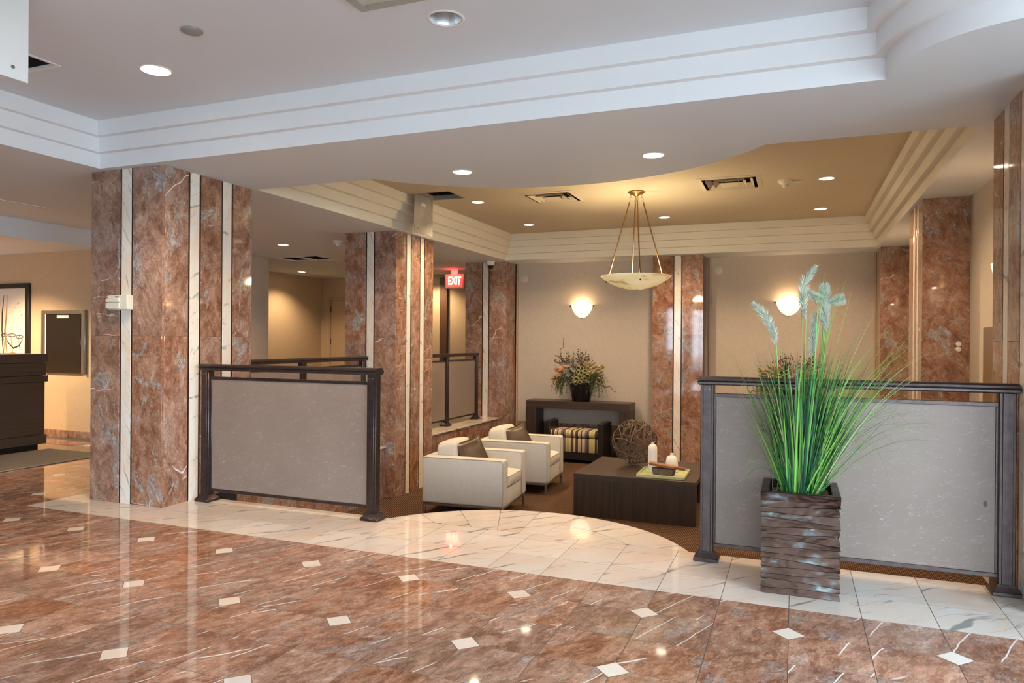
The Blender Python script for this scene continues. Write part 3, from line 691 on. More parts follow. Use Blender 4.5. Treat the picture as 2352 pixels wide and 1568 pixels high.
def hatch(name, label, rc, z, hinge_x, drop, doorm):
    x0, x1, y0, y1 = rc; cx, cy = (x0+x1)/2, (y0+y1)/2
    t = thing(name, label, 'hatch', (cx, cy, z)); hx, hy = (x1-x0)/2, (y1-y0)/2
    bm = B()
    for a in ((-hx, -hx+.012, -hy, hy), (hx-.012, hx, -hy, hy), (-hx+.012, hx-.012, -hy, -hy+.012), (-hx+.012, hx-.012, hy-.012, hy)): box(bm, *a, -0.003, 0.05)
    finish('hatch_frame', bm, 'galv', t)
    bm = B()
    for a in ((-hx-.02, -hx-.001, -hy-.02, hy+.02), (hx+.001, hx+.02, -hy-.02, hy+.02), (-hx-.001, hx+.001, -hy-.02, -hy-.001), (-hx-.001, hx+.001, hy+.001, hy+.02)): box(bm, *a, 0.004, 0.42)
    box(bm, -hx-.02, hx+.02, -hy-.02, hy+.02, 0.42, 0.44); finish('plenum_light_block', bm, 'dark', t)  # dark box added above the hatch to keep sky light out
    dr = finish('door', box(B(), -hx-0.010, -hx-0.002, -hy, hy, -drop, 0.0, 0.002), doorm, t)
    finish('sticker', box(B(), -hx-0.002, -hx-0.0005, -hy+0.15, -hy+0.25, -0.11, -0.075), 'wplastic', dr)
    for yy_ in (-hy+0.07, hy-0.07): finish('latch', lathe(B(), [(0.0005, 0), (0.008, 0), (0.008, 0.004), (0.0005, 0.005)], 10, mtx=Matrix.Translation((-hx-0.002, yy_, -drop+0.05)) @ Matrix.Rotation(PI/2, 4, 'Y')), 'steel', dr)
    bm = B(); box(bm, -hx+.03, hx-.05, -0.05, 0.0, 0.10, 0.16); box(bm, -0.1, 0.0, -hy+.02, hy-.02, 0.2, 0.26); finish('duct_bracket', bm, 'galv', t)
    return t
hatch('ceiling_hatch', 'open metal ceiling hatch with its grey door hanging in the lounge', HATCH, ZLC, 0, 0.42, 'galv')
hatch('ceiling_hatch', 'open ceiling hatch with white door hanging in the top left corner of the photo', LHATCH, ZT, 0, 0.40, 'wplastic')

def vent(label, x, y, rotz=0):
    t = thing('ceiling_vent', label, 'vent', (x, y, ZLC), rotz, 'square lounge ceiling diffusers')
    def ring(r0, z0, r1, z1, nm, mt):
        bm = B(); A = [bm.verts.new((sx*r0, sy*r0, z0)) for sx, sy in ((-1, -1), (1, -1), (1, 1), (-1, 1))]; C = [bm.verts.new((sx*r1, sy*r1, z1)) for sx, sy in ((-1, -1), (1, -1), (1, 1), (-1, 1))]
        A2 = [bm.verts.new(v.co+Vector((0, 0, 0.004))) for v in A]; C2 = [bm.verts.new(v.co+Vector((0, 0, 0.004))) for v in C]
        for i in range(4):
            j = (i+1) % 4
            bm.faces.new((A[i], A[j], C[j], C[i])); bm.faces.new((A2[i], C2[i], C2[j], A2[j])); bm.faces.new((A[i], A2[i], A2[j], A[j])); bm.faces.new((C[i], C[j], C2[j], C2[i]))
        finish(nm, bm, mt, t, False)
    ring(0.300, -0.003, 0.255, -0.010, 'vent_frame', 'lceil'); ring(0.225, -0.014, 0.185, 0.030, 'louvre', 'lceil'); ring(0.155, -0.016, 0.118, 0.028, 'louvre', 'lceil')
    bm = B(); box(bm, -0.092, 0.092, -0.092, 0.092, -0.020, -0.012, 0.004); finish('centre_plate', bm, 'lceil', t)
    bm = B()
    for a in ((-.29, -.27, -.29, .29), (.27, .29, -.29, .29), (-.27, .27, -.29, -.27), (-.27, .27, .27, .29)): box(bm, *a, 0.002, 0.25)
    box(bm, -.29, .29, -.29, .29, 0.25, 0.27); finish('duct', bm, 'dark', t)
    bm = B(); box(bm, -.08, -.07, -.08, -.07, -0.012, 0.26); box(bm, .07, .08, .07, .08, -0.012, 0.26); finish('hanger', bm, 'galv', t)
vent('square diffuser in the lounge ceiling left of the pendant canopy', *VENTS[0])
vent('square diffuser in the lounge ceiling right of the pendant canopy', *VENTS[1])
def round_plate(name, label, cat, x, y, z, r, mt, group=None, h=0.012):
    t = tag(finish(name, lathe(B(), [(0.0005, -h), (r*0.86, -h), (r, -h*0.6), (r, 0.0), (0.0005, 0.0)], 32), mt), label, cat, group); t.location = (x, y, z); return t
round_plate('sprinkler_cover', 'flat grey round cover plate in the lobby ceiling beside the lit downlight', 'cover plate', -2.805, 2.724, ZT, 0.052, plain('grey_cover', (0.30, 0.30, 0.29), 0.4))
for lb, x, y in (('small round cover plate in the lounge ceiling left of the pendant rods', -2.786, 9.222), ('small round cover plate in the lounge ceiling near the right cove', -0.036, 9.239)): round_plate('sprinkler_cover', lb, 'cover plate', x, y, ZLC, 0.045, 'lceil', 'lounge sprinkler covers')
def detector(label, x, y, z, mt='wplastic', group=None, flange=0.0):
    t = thing('smoke_detector', label, 'smoke detector', (x, y, z), 0, group)
    finish('base', lathe(B(), [(0.0005, -0.012), (0.066, -0.012), (0.07, -0.004), (0.07, 0.0), (0.0005, 0.0)], 28), mt, t)
    finish('cap', lathe(B(), [(0.0005, -0.042), (0.030, -0.042), (0.040, -0.034), (0.052, -0.030), (0.060, -0.012), (0.0005, -0.0115)], 28), mt, t)
    finish('sensor', lathe(B(), [(0.0005, -0.066), (0.018, -0.066), (0.026, -0.056), (0.026, -0.0425), (0.0005, -0.042)], 18), mt, t)
    return t
detector('white smoke detector on the hallway ceiling left of the second column', -5.286, 7.467, ZS)
d_ = detector('tan smoke detector beside the right diffuser in the lounge ceiling', -0.10, 7.57, ZLC, 'cove')
finish('bracket', box(B(), 0.0, 0.17, 0.05, 0.08, -0.012, 0.0, 0.002), 'cove', d_)
# hallway twin ceiling openings and the linear slot by the desk
for k, h in enumerate(HV+[LOPEN]):
    t = thing('ceiling_opening', ('dark open ceiling grille in the hallway, left of the pair', 'dark open ceiling grille in the hallway, right of the pair', 'dark square opening in the lobby ceiling behind the hanging white door')[k], 'ceiling opening', ((h[0]+h[1])/2, (h[2]+h[3])/2, ZS if k < 2 else ZT), 0, 'dark ceiling openings')
    hx, hy = (h[1]-h[0])/2, (h[3]-h[2])/2; bm = B()
    for a in ((-hx-.02, -hx, -hy-.02, hy+.02), (hx, hx+.02, -hy-.02, hy+.02), (-hx, hx, -hy-.02, -hy), (-hx, hx, hy, hy+.02)): box(bm, *a, -0.004, 0.012)
    finish('frame', bm, 'wplastic', t); bm = B()
    for a in ((-hx-.01, -hx, -hy, hy), (hx, hx+.01, -hy, hy), (-hx, hx, -hy-.01, -hy), (-hx, hx, hy, hy+.01)): box(bm, *a, 0.013, 0.3)
    box(bm, -hx-.01, hx+.01, -hy-.01, hy+.01, 0.3, 0.32); finish('plenum_light_block', bm, 'dark', t)  # closed dark box added over each opening against leaking sky light
    finish('duct', tube(B(), [(-hx+.02, -0.1, 0.16), (0, 0.02, 0.12), (hx-.02, 0.08, 0.17)], 0.045, 10), 'galv', t)
t = thing('slot_diffuser', 'long dark slot diffuser in the ceiling left of the large column', 'vent', (-6.61, 3.6, ZS)); bm = B()
finish('slot', box(B(), -0.012, 0.012, -1.1, 1.09, -0.002, 0.0), 'dark', t)
for a, b_ in ((-0.022, -0.012), (0.012, 0.022)): finish('slot_lip', box(B(), a, b_, -1.1, 1.1, -0.004, 0.0), 'wplastic', t)
t = thing('ceiling_access_panel', 'pale square framed panel in the lobby ceiling at the top edge', 'access panel', (-1.55, 2.5, ZT))
finish('glass_panel', box(B(), -0.29, 0.29, -0.30, 0.29, -0.004, 0.0), plain('pale_green_panel', (0.55, 0.57, 0.50), 0.4), t); bm = B()
for a in ((-.34, -.29, -.34, .34), (.29, .34, -.34, .34), (-.29, .29, -.34, -.30), (-.29, .29, .29, .34)): box(bm, *a, -0.012, 0.0, 0.003)
finish('frame', bm, plain('grey_green_frame', (0.40, 0.41, 0.36), 0.4), t)
# dome camera and exit sign
t = thing('dome_camera', 'white dome security camera at the top of the column right of the EXIT sign', 'camera', (-4.40, 10.20, ZS))
finish('housing', lathe(B(), [(0.0005, 0), (0.062, 0), (0.066, -0.02), (0.062, -0.055), (0.050, -0.062), (0.0005, -0.062)], 28), 'wplastic', t)
finish('dome', lathe(B(), [(0.046, -0.0625), (0.044, -0.080), (0.032, -0.100), (0.012, -0.110), (0.0005, -0.111)], 24), 'smoked', t)
t = thing('exit_sign', 'lit red EXIT sign hanging from the hallway ceiling', 'exit sign', (-5.505, 11.2, ZS), 0.05)
finish('mount', box(B(), -0.07, 0.07, -0.02, 0.02, -0.075, 0, 0.003), 'wplastic', t)
bm = B(); z0, z1 = -0.325, -0.075
for a in ((-.175, -.155, z0, z1), (.155, .175, z0, z1), (-.155, .155, z0, z0+.022), (-.155, .155, z1-.022, z1)): box(bm, a[0], a[1], -0.03, 0.03, a[2], a[3], 0.002)
finish('housing', bm, 'wplastic', t)
fc = finish('face', box(B(), -0.155, 0.155, -0.022, 0.022, z0+.022, z1-.022), 'redface', t)
cu = bpy.data.curves.new('letters', 'FONT'); cu.body = 'EXIT'; cu.size = 0.205; cu.align_x = 'CENTER'; cu.align_y = 'CENTER'; cu.extrude = 0.002; cu.space_character = 0.92; cu.offset = 0.003
tmp = bpy.data.objects.new('letters_tmp', cu); COL.objects.link(tmp); bpy.context.view_layer.update()
me = bpy.data.meshes.new_from_object(tmp.evaluated_get(bpy.context.evaluated_depsgraph_get())); bpy.data.objects.remove(tmp)
me.materials.clear(); me.materials.append(emit('exit_lit_letters', (1.0, 0.55, 0.40), 3.0)); lt = link('letters', me, fc, (0, -0.024, -0.200)); lt.rotation_euler = (PI/2, 0, 0); lt.scale = (0.62, 0.95, 1)
point((0, -0.02, -0.03), 2.2, (1.0, 0.04, 0.03), 0.02, t).location = (0, -0.10, -0.06)

# =================================================================== PENDANT AND SCONCES
PX, PY = -1.584, 7.593
t = thing('pendant_lamp', 'brass pendant lamp with a shallow alabaster bowl above the coffee table', 'pendant lamp', (PX, PY, ZLC))
finish('canopy', lathe(B(), [(0.0005, 0), (0.085, 0), (0.088, -0.012), (0.075, -0.020), (0.040, -0.030), (0.020, -0.050), (0.0005, -0.055)], 28), 'brass', t)
BZ = -0.905
RB = (0.378**2+0.142**2)/(2*0.142); bowl = [(max(0.0005, 0.378*i/14), RB-0.142-math.sqrt(RB*RB-(0.378*i/14)**2)) for i in range(15)]; bowl += [(0.372, 0.005)]+[(max(0.0005, 0.36*i/12), RB-0.130-math.sqrt(RB*RB-(0.36*i/12)**2)) for i in range(12, -1, -1)]
bw = finish('bowl', lathe(B(), [(r, z+BZ) for r, z in bowl], 48), 'alab', t)
for k in range(4):
    a = math.radians(20+90*k); ca, sa = math.cos(a), math.sin(a)
    p0 = Vector((0.055*ca, 0.055*sa, -0.024)); p1 = Vector((0.062*ca, 0.062*sa, -0.07)); p2 = Vector((0.30*ca, 0.30*sa, BZ-0.035))
    rd = finish('rod', tube(B(), [p1+(p2-p1)*0.05, p2], 0.007, 8), 'brass', t)
    for q in (0.25, 0.75):
        c = p0.lerp(p1+(p2-p1)*0.05, q); ring = [c+Vector((ca*0.008*math.cos(u), sa*0.008*math.cos(u), 0.020*math.sin(u))) if q < .5 else c+Vector((-sa*0.008*math.cos(u), ca*0.008*math.cos(u), 0.020*math.sin(u))) for u in [2*PI*i/10 for i in range(10)]]
        finish('chain_link', tube(B(), ring, 0.0025, 5, True), 'brass', rd)
    finish('finial', ell(B(), 0.315*ca, 0.315*sa, BZ-0.062, 0.010, 0.010, 0.010, 10, 6), 'bronze', bw)
for k in range(3):
    a = 2*PI*k/3
    finish('bulb', ell(B(), 0.13*math.cos(a), 0.13*math.sin(a), BZ-0.055, 0.03, 0.03, 0.03, 12, 8), 'lens', bw)
point((0, 0, BZ+0.01), P_PENDANT, (1.0, 0.80, 0.48), 0.10, t)
def sconce(label, loc, rotz):
    t = thing('wall_sconce', label, 'wall sconce', loc, rotz, 'half bowl wall sconces')
    if 'sc' not in _mesh:
        prof = [(0.0105, -0.118), (0.045, -0.105), (0.085, -0.075), (0.118, -0.030), (0.140, 0.020), (0.152, 0.065), (0.155, 0.080), (0.149, 0.081), (0.143, 0.060), (0.112, -0.026), (0.08, -0.068), (0.044, -0.095), (0.0105, -0.106)]
        bm = lathe(B(), [(r*1.10, z) for r, z in prof], 26, PI, 2*PI)
        bmesh.ops.scale(bm, vec=(1, 0.72, 1), verts=bm.verts[:])
        bp = B(); box(bp, -0.06, 0.06, -0.014, 0.0, -0.05, 0.04, 0.003)
        pr = []
        bm2 = B(); ell(bm2, -0.185, -0.02, 0.070, 0.010, 0.010, 0.010, 10, 6); tube(bm2, [(-0.185, 0, 0.070), (-0.16, -0.02, 0.070)], 0.004, 6)
        bm3 = B(); ell(bm3, 0.185, -0.02, 0.070, 0.010, 0.010, 0.010, 10, 6); tube(bm3, [(0.185, 0, 0.070), (0.16, -0.02, 0.070)], 0.004, 6)
        bm4 = B(); ell(bm4, 0, -0.030, -0.122, 0.009, 0.009, 0.009, 10, 6); tube(bm4, [(0, 0, -0.118), (0, -0.028, -0.122)], 0.004, 6)
        _mesh['sc'] = [finish('shade', bm, 'sconce', t).data, finish('back_plate', bp, 'wplastic', t).data]+[finish('pin', b_, 'bronze', t).data for b_ in (bm2, bm3, bm4)]
    else:
        for nm, d in zip(('shade', 'back_plate', 'pin', 'pin', 'pin'), _mesh['sc']): link(nm, d, t)
    point((0, -0.06, 0.062), P_SCONCE, WARM2, 0.035, t)
    return t
sconce('lit half bowl sconce on the rear wall above the left flower arrangement', (-3.064, YW, 1.672), 0)
sconce('lit half bowl sconce on the rear wall behind the plumes of the tall grass', (-0.077, YW, 1.690), 0)
sconce('lit half bowl sconce on the right lounge wall, seen mirrored in the wide pier', (1.35, 5.65, 1.66), -PI/2)
sconce('lit half bowl sconce on the right lounge wall, seen mirrored in the corner pier', (1.35, 8.85, 1.66), -PI/2)
for lb, x, z in (('white round blank plate high on the rear wall, left of the left sconce', -4.019, 2.18), ('white round blank plate high on the rear wall, left of the right sconce', -1.031, 2.231)):
    o = tag(finish('wall_plate', lathe(B(), [(0.0005, 0.012), (0.050, 0.012), (0.060, 0.006), (0.060, 0), (0.0005, 0)], 28, mtx=Matrix.Rotation(PI/2, 4, 'X')), plain('plate_paint', (0.62, 0.55, 0.46), 0.5)), lb, 'wall plate', 'round wall plates'); o.location = (x, YW, z)

# =================================================================== SMALL WALL THINGS
t = thing('sensor_box', 'ivory plastic sensor box fixed to the white stripe of the large left column', 'sensor', (-4.523, 3.777, 1.40))
finish('body', box(B(), -0.095, 0.10, -0.055, 0.0, 0.0, 0.105, 0.004), 'plastic', t)
finish('cover', box(B(), -0.10, 0.035, -0.066, -0.0552, 0.008, 0.050, 0.003), 'plastic', t); finish('cover', box(B(), -0.10, 0.035, -0.066, -0.0552, 0.054, 0.082, 0.003), 'plastic', t)
finish('slot', box(B(), -0.015, 0.015, -0.057, -0.0551, 0.088, 0.095), 'dark', t)
t = thing('wall_outlet', 'small white twin outlet on the wide red pier', 'outlet', (1.270, 6.90, 1.175))
for z in (-0.022, 0.022): finish('socket', lathe(B(), [(0.0005, 0.006), (0.018, 0.006), (0.021, 0), (0.0005, 0)], 18, mtx=Matrix.Translation((0, 0, z)) @ Matrix.Rotation(PI/2, 4, 'X')), 'outlet', t)
t = thing('wall_panel', 'brown framed panel on the right wall beside the wide pier', 'panel', (1.35, 6.1, 0.75))
finish('board', box(B(), -0.02, 0, -0.28, 0.26, -0.6, 0.575, 0.004), plain('bronze_panel', (0.20, 0.125, 0.06), 0.35), t)
# hallway door
t = struct(link('door_1', None, None, (-8.74, 12.05, 0))); bm = B()
box(bm, 0, 0.05, -0.02, 0.0, 0, 2.03, 0.004); box(bm, 0.93, 0.98, -0.02, 0.0, 0, 2.03, 0.004); box(bm, 0.05, 0.93, -0.02, 0, 1.98, 2.03, 0.004); finish('door_frame', bm, 'doorp', t)
dl = finish('door_leaf', box(B(), 0.055, 0.925, -0.012, -0.001, 0.01, 1.975, 0.002), 'doorp', t)
for z in (0.3, 1.1, 1.75): finish('hinge', box(B(), 0.046, 0.062, -0.024, -0.012, z, z+0.11, 0.002), 'bronze', dl)
finish('handle', tube(B(), [(0.86, -0.012, 1.0), (0.86, -0.06, 1.0), (0.76, -0.06, 1.0)], 0.009, 8), 'steel', dl)
struct(finish('trim_6', box(B(), -6.21, -6.06, 11.99, 12.05, 0, ZS-0.05, 0.004), 'brownwood'), 'dark brown wood stile at the end of the hallway')

# =================================================================== RECEPTION CORNER
t = thing('reception_desk', 'dark brown stepped reception desk at the left edge', 'desk', (-7.47, 3.6, 0))
Y0, Y1 = -1.6, 1.71
finish('body', box(B(), -0.75, -0.035, Y0, Y1-0.03, 0.06, 1.0, 0.003), 'desk', t); finish('plinth', box(B(), -0.72, -0.06, Y0, Y1-0.06, 0, 0.06), 'frame', t)
finish('lower_panel', box(B(), -0.035, -0.012, Y0, Y1-0.02, 0.16, 0.72, 0.003), 'desk', t)
finish('base_moulding', box(B(), -0.035, 0.0, Y0, Y1-0.005, 0.06, 0.158, 0.004), 'desk', t)
finish('band_moulding', box(B(), -0.035, 0.006, Y0, Y1+0.004, 0.722, 0.79, 0.004), 'desk', t)
finish('upper_panel', box(B(), -0.035, -0.010, Y0, Y1-0.01, 0.792, 0.925, 0.003), 'desk', t)
finish('desk_top', box(B(), -0.76, 0.006, Y0-0.01, Y1+0.006, 0.927, 1.02, 0.004), 'desk', t)
o = tag(finish('floor_mat', box(B(), -7.40, -6.52, 1.6, 5.28, 0.0015, 0.012, 0.004), 'matgrey'), 'long grey-beige floor mat in front of the reception desk', 'mat')
t = thing('picture', 'black framed abstract ink picture on the wall behind the desk', 'picture', (-9.36, 5.979, 1.0))
bm = B()
for a in ((-.65, -.585, -0.30, .86), (.585, .65, -0.30, .86), (-.585, .585, .80, .86), (-.585, .585, -.30, -.24)): box(bm, a[0], a[1], -0.035, 0, a[2], a[3], 0.004)
finish('frame', bm, 'frame', t); cv = finish('canvas', box(B(), -.585, .585, -0.018, 0, -.24, .80), 'canvas', t)
ir = random.Random(3)
def stroke(pts, r, mt):
    bm = tube(B(), [(x, 0, z) for x, z in pts], r, 6); bmesh.ops.scale(bm, vec=(1, 0.08, 1), verts=bm.verts[:]); bmesh.ops.translate(bm, vec=(0, -0.0185, 0), verts=bm.verts[:]); finish('brush_stroke', bm, mt, cv)
for x0, mt in ((0.18, 'ink'), (0.24, 'ochre')): stroke([(x0+0.0, .72), (x0-0.03+0.02*(mt == 'ochre'), .5), (x0-.035, .3), (x0-.02, .1), (x0+.02, -.1)], [.004, .012, .012, .010, .004], mt)
stroke([(0.17, .25), (.26, .13), (.36, .06), (.46, .09), (.53, .17)], [.004, .008, .012, .010, .004], 'ink')
for cx, cz, rx in ((.33, .22, .07), (.47, .20, .07), (.19, .22, .06), (-.1, .25, .08), (-.3, .2, .09)): stroke([(cx+rx*math.cos(u), cz+.018*math.sin(u)) for u in [2*PI*i/12 for i in range(13)]], .005, 'ink'); stroke([(cx, cz), (cx+.005, cz+.1)], .004, 'ink'); stroke([(cx-.02, cz), (cx+.03, cz-.3)], .004, 'ink')
stroke([(.2, -.02), (.35, 0.0), (.52, -.02)], [.006, .012, .006], 'ochre')
for _ in range(16):
    x, z = ir.uniform(.2, .55), ir.uniform(.3, .65); stroke([(x, z), (x+.006, z+.006)], .004, 'ink')
t = thing('wall_mirror', 'wall mirror coloured dark for its reflection, with a small white plate left of the large column', 'mirror', (-8.125, 5.979, 0.772))
finish('glass', box(B(), -0.30, 0.30, -0.020, -0.004, 0.0, 0.70, 0.001), 'mirror', t)
for nm, a in (('bevel', (-.385, -.302, 0.0, .75)), ('bevel', (.302, .36, 0.0, .75)), ('bevel', (-.302, .302, .702, .75))): finish(nm, box(B(), a[0], a[1], -0.016, -0.004, a[2], a[3], 0.004), 'bevelm', t)
finish('edge_strip', box(B(), .36, .385, -0.03, 0, 0.0, .752, 0.003), 'steel', t); finish('edge_strip', box(B(), -.302, -.29, -0.024, -0.02, 0.0, .70), 'wplastic', t)
finish('plate', box(B(), -.10, .10, -0.022, -0.0202, .655, .690), 'wplastic', t)
finish('backing', box(B(), -.38, .38, -0.004, 0, 0, .75), 'black', t)

# =================================================================== ARMCHAIRS
def armchair(label, loc, rotz):
    t = thing('armchair', label, 'armchair', loc, rotz, 'oatmeal cube armchairs')
    D, Wd, h0, h1, at = 0.87, 0.79, 0.135, 0.60, 0.145       # depth along +x (front), width along y
    for s in (-1, 1):
        y0, y1 = (-Wd/2, -Wd/2+at) if s < 0 else (Wd/2-at, Wd/2)
        arm = finish('arm', box(B(), -D/2, D/2, y0, y1, h0, h1, 0.022, 3), 'fabric', t)
        yo = y0+0.004 if s < 0 else y1-0.004; yi = y1-0.004 if s < 0 else y0+0.004
        for yq in (yo, yi):
            i_ = 0.006
            pts = [(-D/2+0.01, yq, h1-i_), (0, yq, h1-i_), (D/2-0.03, yq, h1-i_), (D/2-0.012, yq, h1-0.02), (D/2-i_, yq, h1-0.05), (D/2-i_, yq, 0.36), (D/2-i_, yq, h0+0.02)]
            finish('welt', tube(B(), pts, 0.0045, 6), 'pipe', arm)
    finish('back', box(B(), -D/2, -D/2+0.15, -Wd/2+at+0.001, Wd/2-at-0.001, h0, h1, 0.022, 3), 'fabric', t)
    finish('seat_base', box(B(), -D/2+0.151, D/2-0.012, -Wd/2+at+0.001, Wd/2-at-0.001, h0, 0.300, 0.010, 2), 'fabric', t)
    sc = finish('seat_cushion', superell(B(), 0.345, (Wd/2-at)-0.004, 0.068, 0.42, 0.16, 48, 14, Matrix.Translation((0.098, 0, 0.368))), 'fabric', t)
    for z in (0.412, 0.326):
        hy = Wd/2-at-0.012; pts = [(0.43, -hy, z), (0.440, -hy*0.5, z+0.004), (0.443, 0, z+0.006), (0.440, hy*0.5, z+0.004), (0.43, hy, z)]
        finish('welt', tube(B(), pts, 0.0045, 6), 'pipe', sc)
    bc = finish('back_cushion', superell(B(), 0.115, (Wd/2-at)-0.006, 0.185, 0.42, 0.28, 48, 18, Matrix.Translation((-0.225, 0, 0.552)) @ Matrix.Rotation(-0.16, 4, 'Y')), 'fabric', t)
    m_ = Matrix.Translation((-0.225, 0, 0.552)) @ Matrix.Rotation(-0.16, 4, 'Y'); hy = Wd/2-at-0.02
    pts = [m_ @ Vector((0.085, y, 0.158-0.03*(abs(y)/hy)**6)) for y in [hy*(i/6-1) for i in range(13)]]; finish('welt', tube(B(), pts, 0.0045, 6), 'pipe', bc)
    bm = B()
    box(bm, -D/2+0.01, D/2-0.01, -Wd/2+0.01, -Wd/2+0.035, 0.112, 0.134, 0.002); box(bm, -D/2+0.01, D/2-0.01, Wd/2-0.035, Wd/2-0.01, 0.112, 0.134, 0.002)
    box(bm, D/2-0.035, D/2-0.01, -Wd/2+0.035, Wd/2-0.035, 0.112, 0.134, 0.002); box(bm, -D/2+0.01, -D/2+0.035, -Wd/2+0.035, Wd/2-0.035, 0.112, 0.134, 0.002)
    finish('base_frame', bm, 'steel', t)
    for sx in (-1, 1):
        for sy in (-1, 1): finish('leg', box(B(), sx*(D/2-0.0225)-0.0125, sx*(D/2-0.0225)+0.0125, sy*(Wd/2-0.0225)-0.0125, sy*(Wd/2-0.0225)+0.0125, 0, 0.112, 0.002), 'steel', t)
    return t
C1, C2, CRZ = (-3.10, 6.83, ZL), (-3.09, 8.14, ZL), 0.07
armchair('oatmeal cube armchair nearer the round white landing', C1, CRZ)
armchair('oatmeal cube armchair farther back, next to the striped bench', C2, CRZ)
def pillow(label, c, rz):
    m_ = Matrix.Translation(c) @ Matrix.Rotation(rz, 4, 'Z') @ Matrix.Translation((-0.015, -0.05, 0.570)) @ Matrix.Rotation(-0.62, 4, 'Z') @ Matrix.Rotation(-0.45, 4, 'Y') @ Matrix.Rotation(0.22, 4, 'X')
    t = thing('throw_pillow', label, 'pillow', (0, 0, 0), 0, 'brown satin throw pillows'); t.matrix_world = m_
    def half(sgn, nm, mt, thick, sz):
        bm = B(); n = 12; g = []
        for i in range(n+1):
            row = []
            for j in range(n+1):
                y, z = (2*i/n-1), (2*j/n-1)
                pin = 1-0.07*(1-abs(y)**2)*abs(z)**3-0.07*(1-abs(z)**2)*abs(y)**3
                b_ = ((1-y**4)*(1-z**4))**0.55
                row.append(bm.verts.new((sgn*(0.004+thick*b_), y*sz*pin, z*sz*pin)))
            g.append(row)
        for i in range(n):
            for j in range(n): bm.faces.new((g[i][j], g[i+1][j], g[i+1][j+1], g[i][j+1]))
        ed = [e for e in bm.edges if e.is_boundary]; r = bmesh.ops.extrude_edge_only(bm, edges=ed)
        for v in [v for v in r['geom'] if isinstance(v, bmesh.types.BMVert)]: v.co.x = -sgn*0.001
        return finish(nm, bm, mt, t, True, 60)
    half(1, 'front_cover', 'satin', 0.055, 0.185); half(-1, 'back_cover', 'lime', 0.075, 0.192)
    return t
pillow('brown satin pillow with lime back on the nearer armchair', C1, CRZ)
pillow('brown satin pillow with lime back on the farther armchair', C2, CRZ)

# =================================================================== COFFEE TABLE AND WHAT STANDS ON IT
TX0, TX1, TY0, TY1, TZ = -2.09, -0.868, 7.02, 8.17, ZL+0.43
t = thing('coffee_table', 'large dark espresso coffee table with solid front panel', 'table', ((TX0+TX1)/2, (TY0+TY1)/2, ZL))
hx, hy = (TX1-TX0)/2, (TY1-TY0)/2
finish('top', box(B(), -hx, hx, -hy, hy, 0.385, 0.43, 0.002), 'dwoodx', t)
finish('front_panel', box(B(), -hx, hx, -hy, -hy+0.05, 0, 0.3848, 0.002), 'dwood', t); finish('rear_panel', box(B(), -hx, hx, hy-0.05, hy, 0, 0.3848, 0.002), 'dwood', t)
finish('inner_panel', box(B(), -0.02, 0.02, -hy+0.051, hy-0.051, 0, 0.3848), 'dwood', t)
t = thing('twig_ball', 'ball of woven grapevine twigs on the coffee table', 'ornament', (-1.615, 7.74, TZ+0.252), 0)
tr = random.Random(11)
for k in range(27):
    ax = Vector((tr.gauss(0, 1), tr.gauss(0, 1), tr.gauss(0, 1))).normalized(); u = ax.orthogonal().normalized(); w = ax.cross(u)
    off = tr.uniform(-0.15, 0.15); R0 = tr.uniform(0.232, 0.246); rr = math.sqrt(R0*R0-off*off); ph = tr.uniform(0, 6.28); wob = tr.uniform(0.004, 0.014)
    pts = []
    n = 30
    for i in range(n):
        th = 2*PI*i/n; r_ = 1+wob*math.sin(3*th+ph)*3
        p = ax*(off+wob*math.sin(2*th+ph))+(u*math.cos(th)+w*math.sin(th))*rr*r_
        if p.length > 0.247: p = p.normalized()*0.247
        pts.append(p)
    finish('twig', tube(B(), pts, tr.uniform(0.0042, 0.0075), 5, True), 'twig', t)
t = tag(finish('serving_tray', B().__class__ and box(B(), -0.01, 0.01, -0.01, 0.01, 0, 0.01) or None, 'celery') if False else link('serving_tray', None, None, (-1.225, 7.30, TZ), 0.02), 'pale green rectangular tray on the coffee table', 'tray')
finish('tray_base', box(B(), -0.222, 0.222, -0.225, 0.225, 0.002, 0.014, 0.003), 'celery', t); bm = B()
for a in ((-.235, -.222, -.238, .238), (.222, .235, -.238, .238), (-.222, .222, -.238, -.225), (-.222, .222, .225, .238)): box(bm, *a, 0.002, 0.034, 0.003)
finish('tray_rim', bm, 'celery', t)
TB = TZ+0.0145
o = tag(finish('tall_vase', lathe(B(), [(0.0005, 0), (0.040, 0.0), (0.044, 0.006), (0.047, 0.12), (0.047, 0.22), (0.043, 0.262), (0.026, 0.280), (0.015, 0.286), (0.012, 0.296), (0.017, 0.304), (0.011, 0.304), (0.009, 0.290), (0.0005, 0.280)], 32), 'ceramic'), 'tall white bottle vase on the green tray', 'vase'); o.location = (-1.345, 7.34, TB)
o = tag(finish('short_vase', lathe(B(), [(0.0005, 0), (0.058, 0), (0.066, 0.008), (0.067, 0.03), (0.060, 0.10), (0.052, 0.145), (0.034, 0.162), (0.014, 0.168), (0.010, 0.178), (0.016, 0.190), (0.010, 0.190), (0.007, 0.175), (0.0005, 0.17)], 32), 'ceramic'), 'short white tapered vase on the green tray', 'vase'); o.location = (-1.165, 7.43, TB)
t = thing('wooden_box', 'rough wooden box with a paddle shaped orange lid on the green tray', 'box', (-1.205, 7.20, TB), 0.02); bm = B()
pl = [(-0.115, -0.045), (0.10, -0.045), (0.118, -0.02), (0.118, 0.025), (0.10, 0.045), (-0.115, 0.045), (-0.125, 0.0)]
a = [bm.verts.new((x*0.86, y*0.85, 0)) for x, y in pl]; c = [bm.verts.new((x, y, 0.072)) for x, y in pl]; bm.faces.new(a[::-1]); bm.faces.new(c)
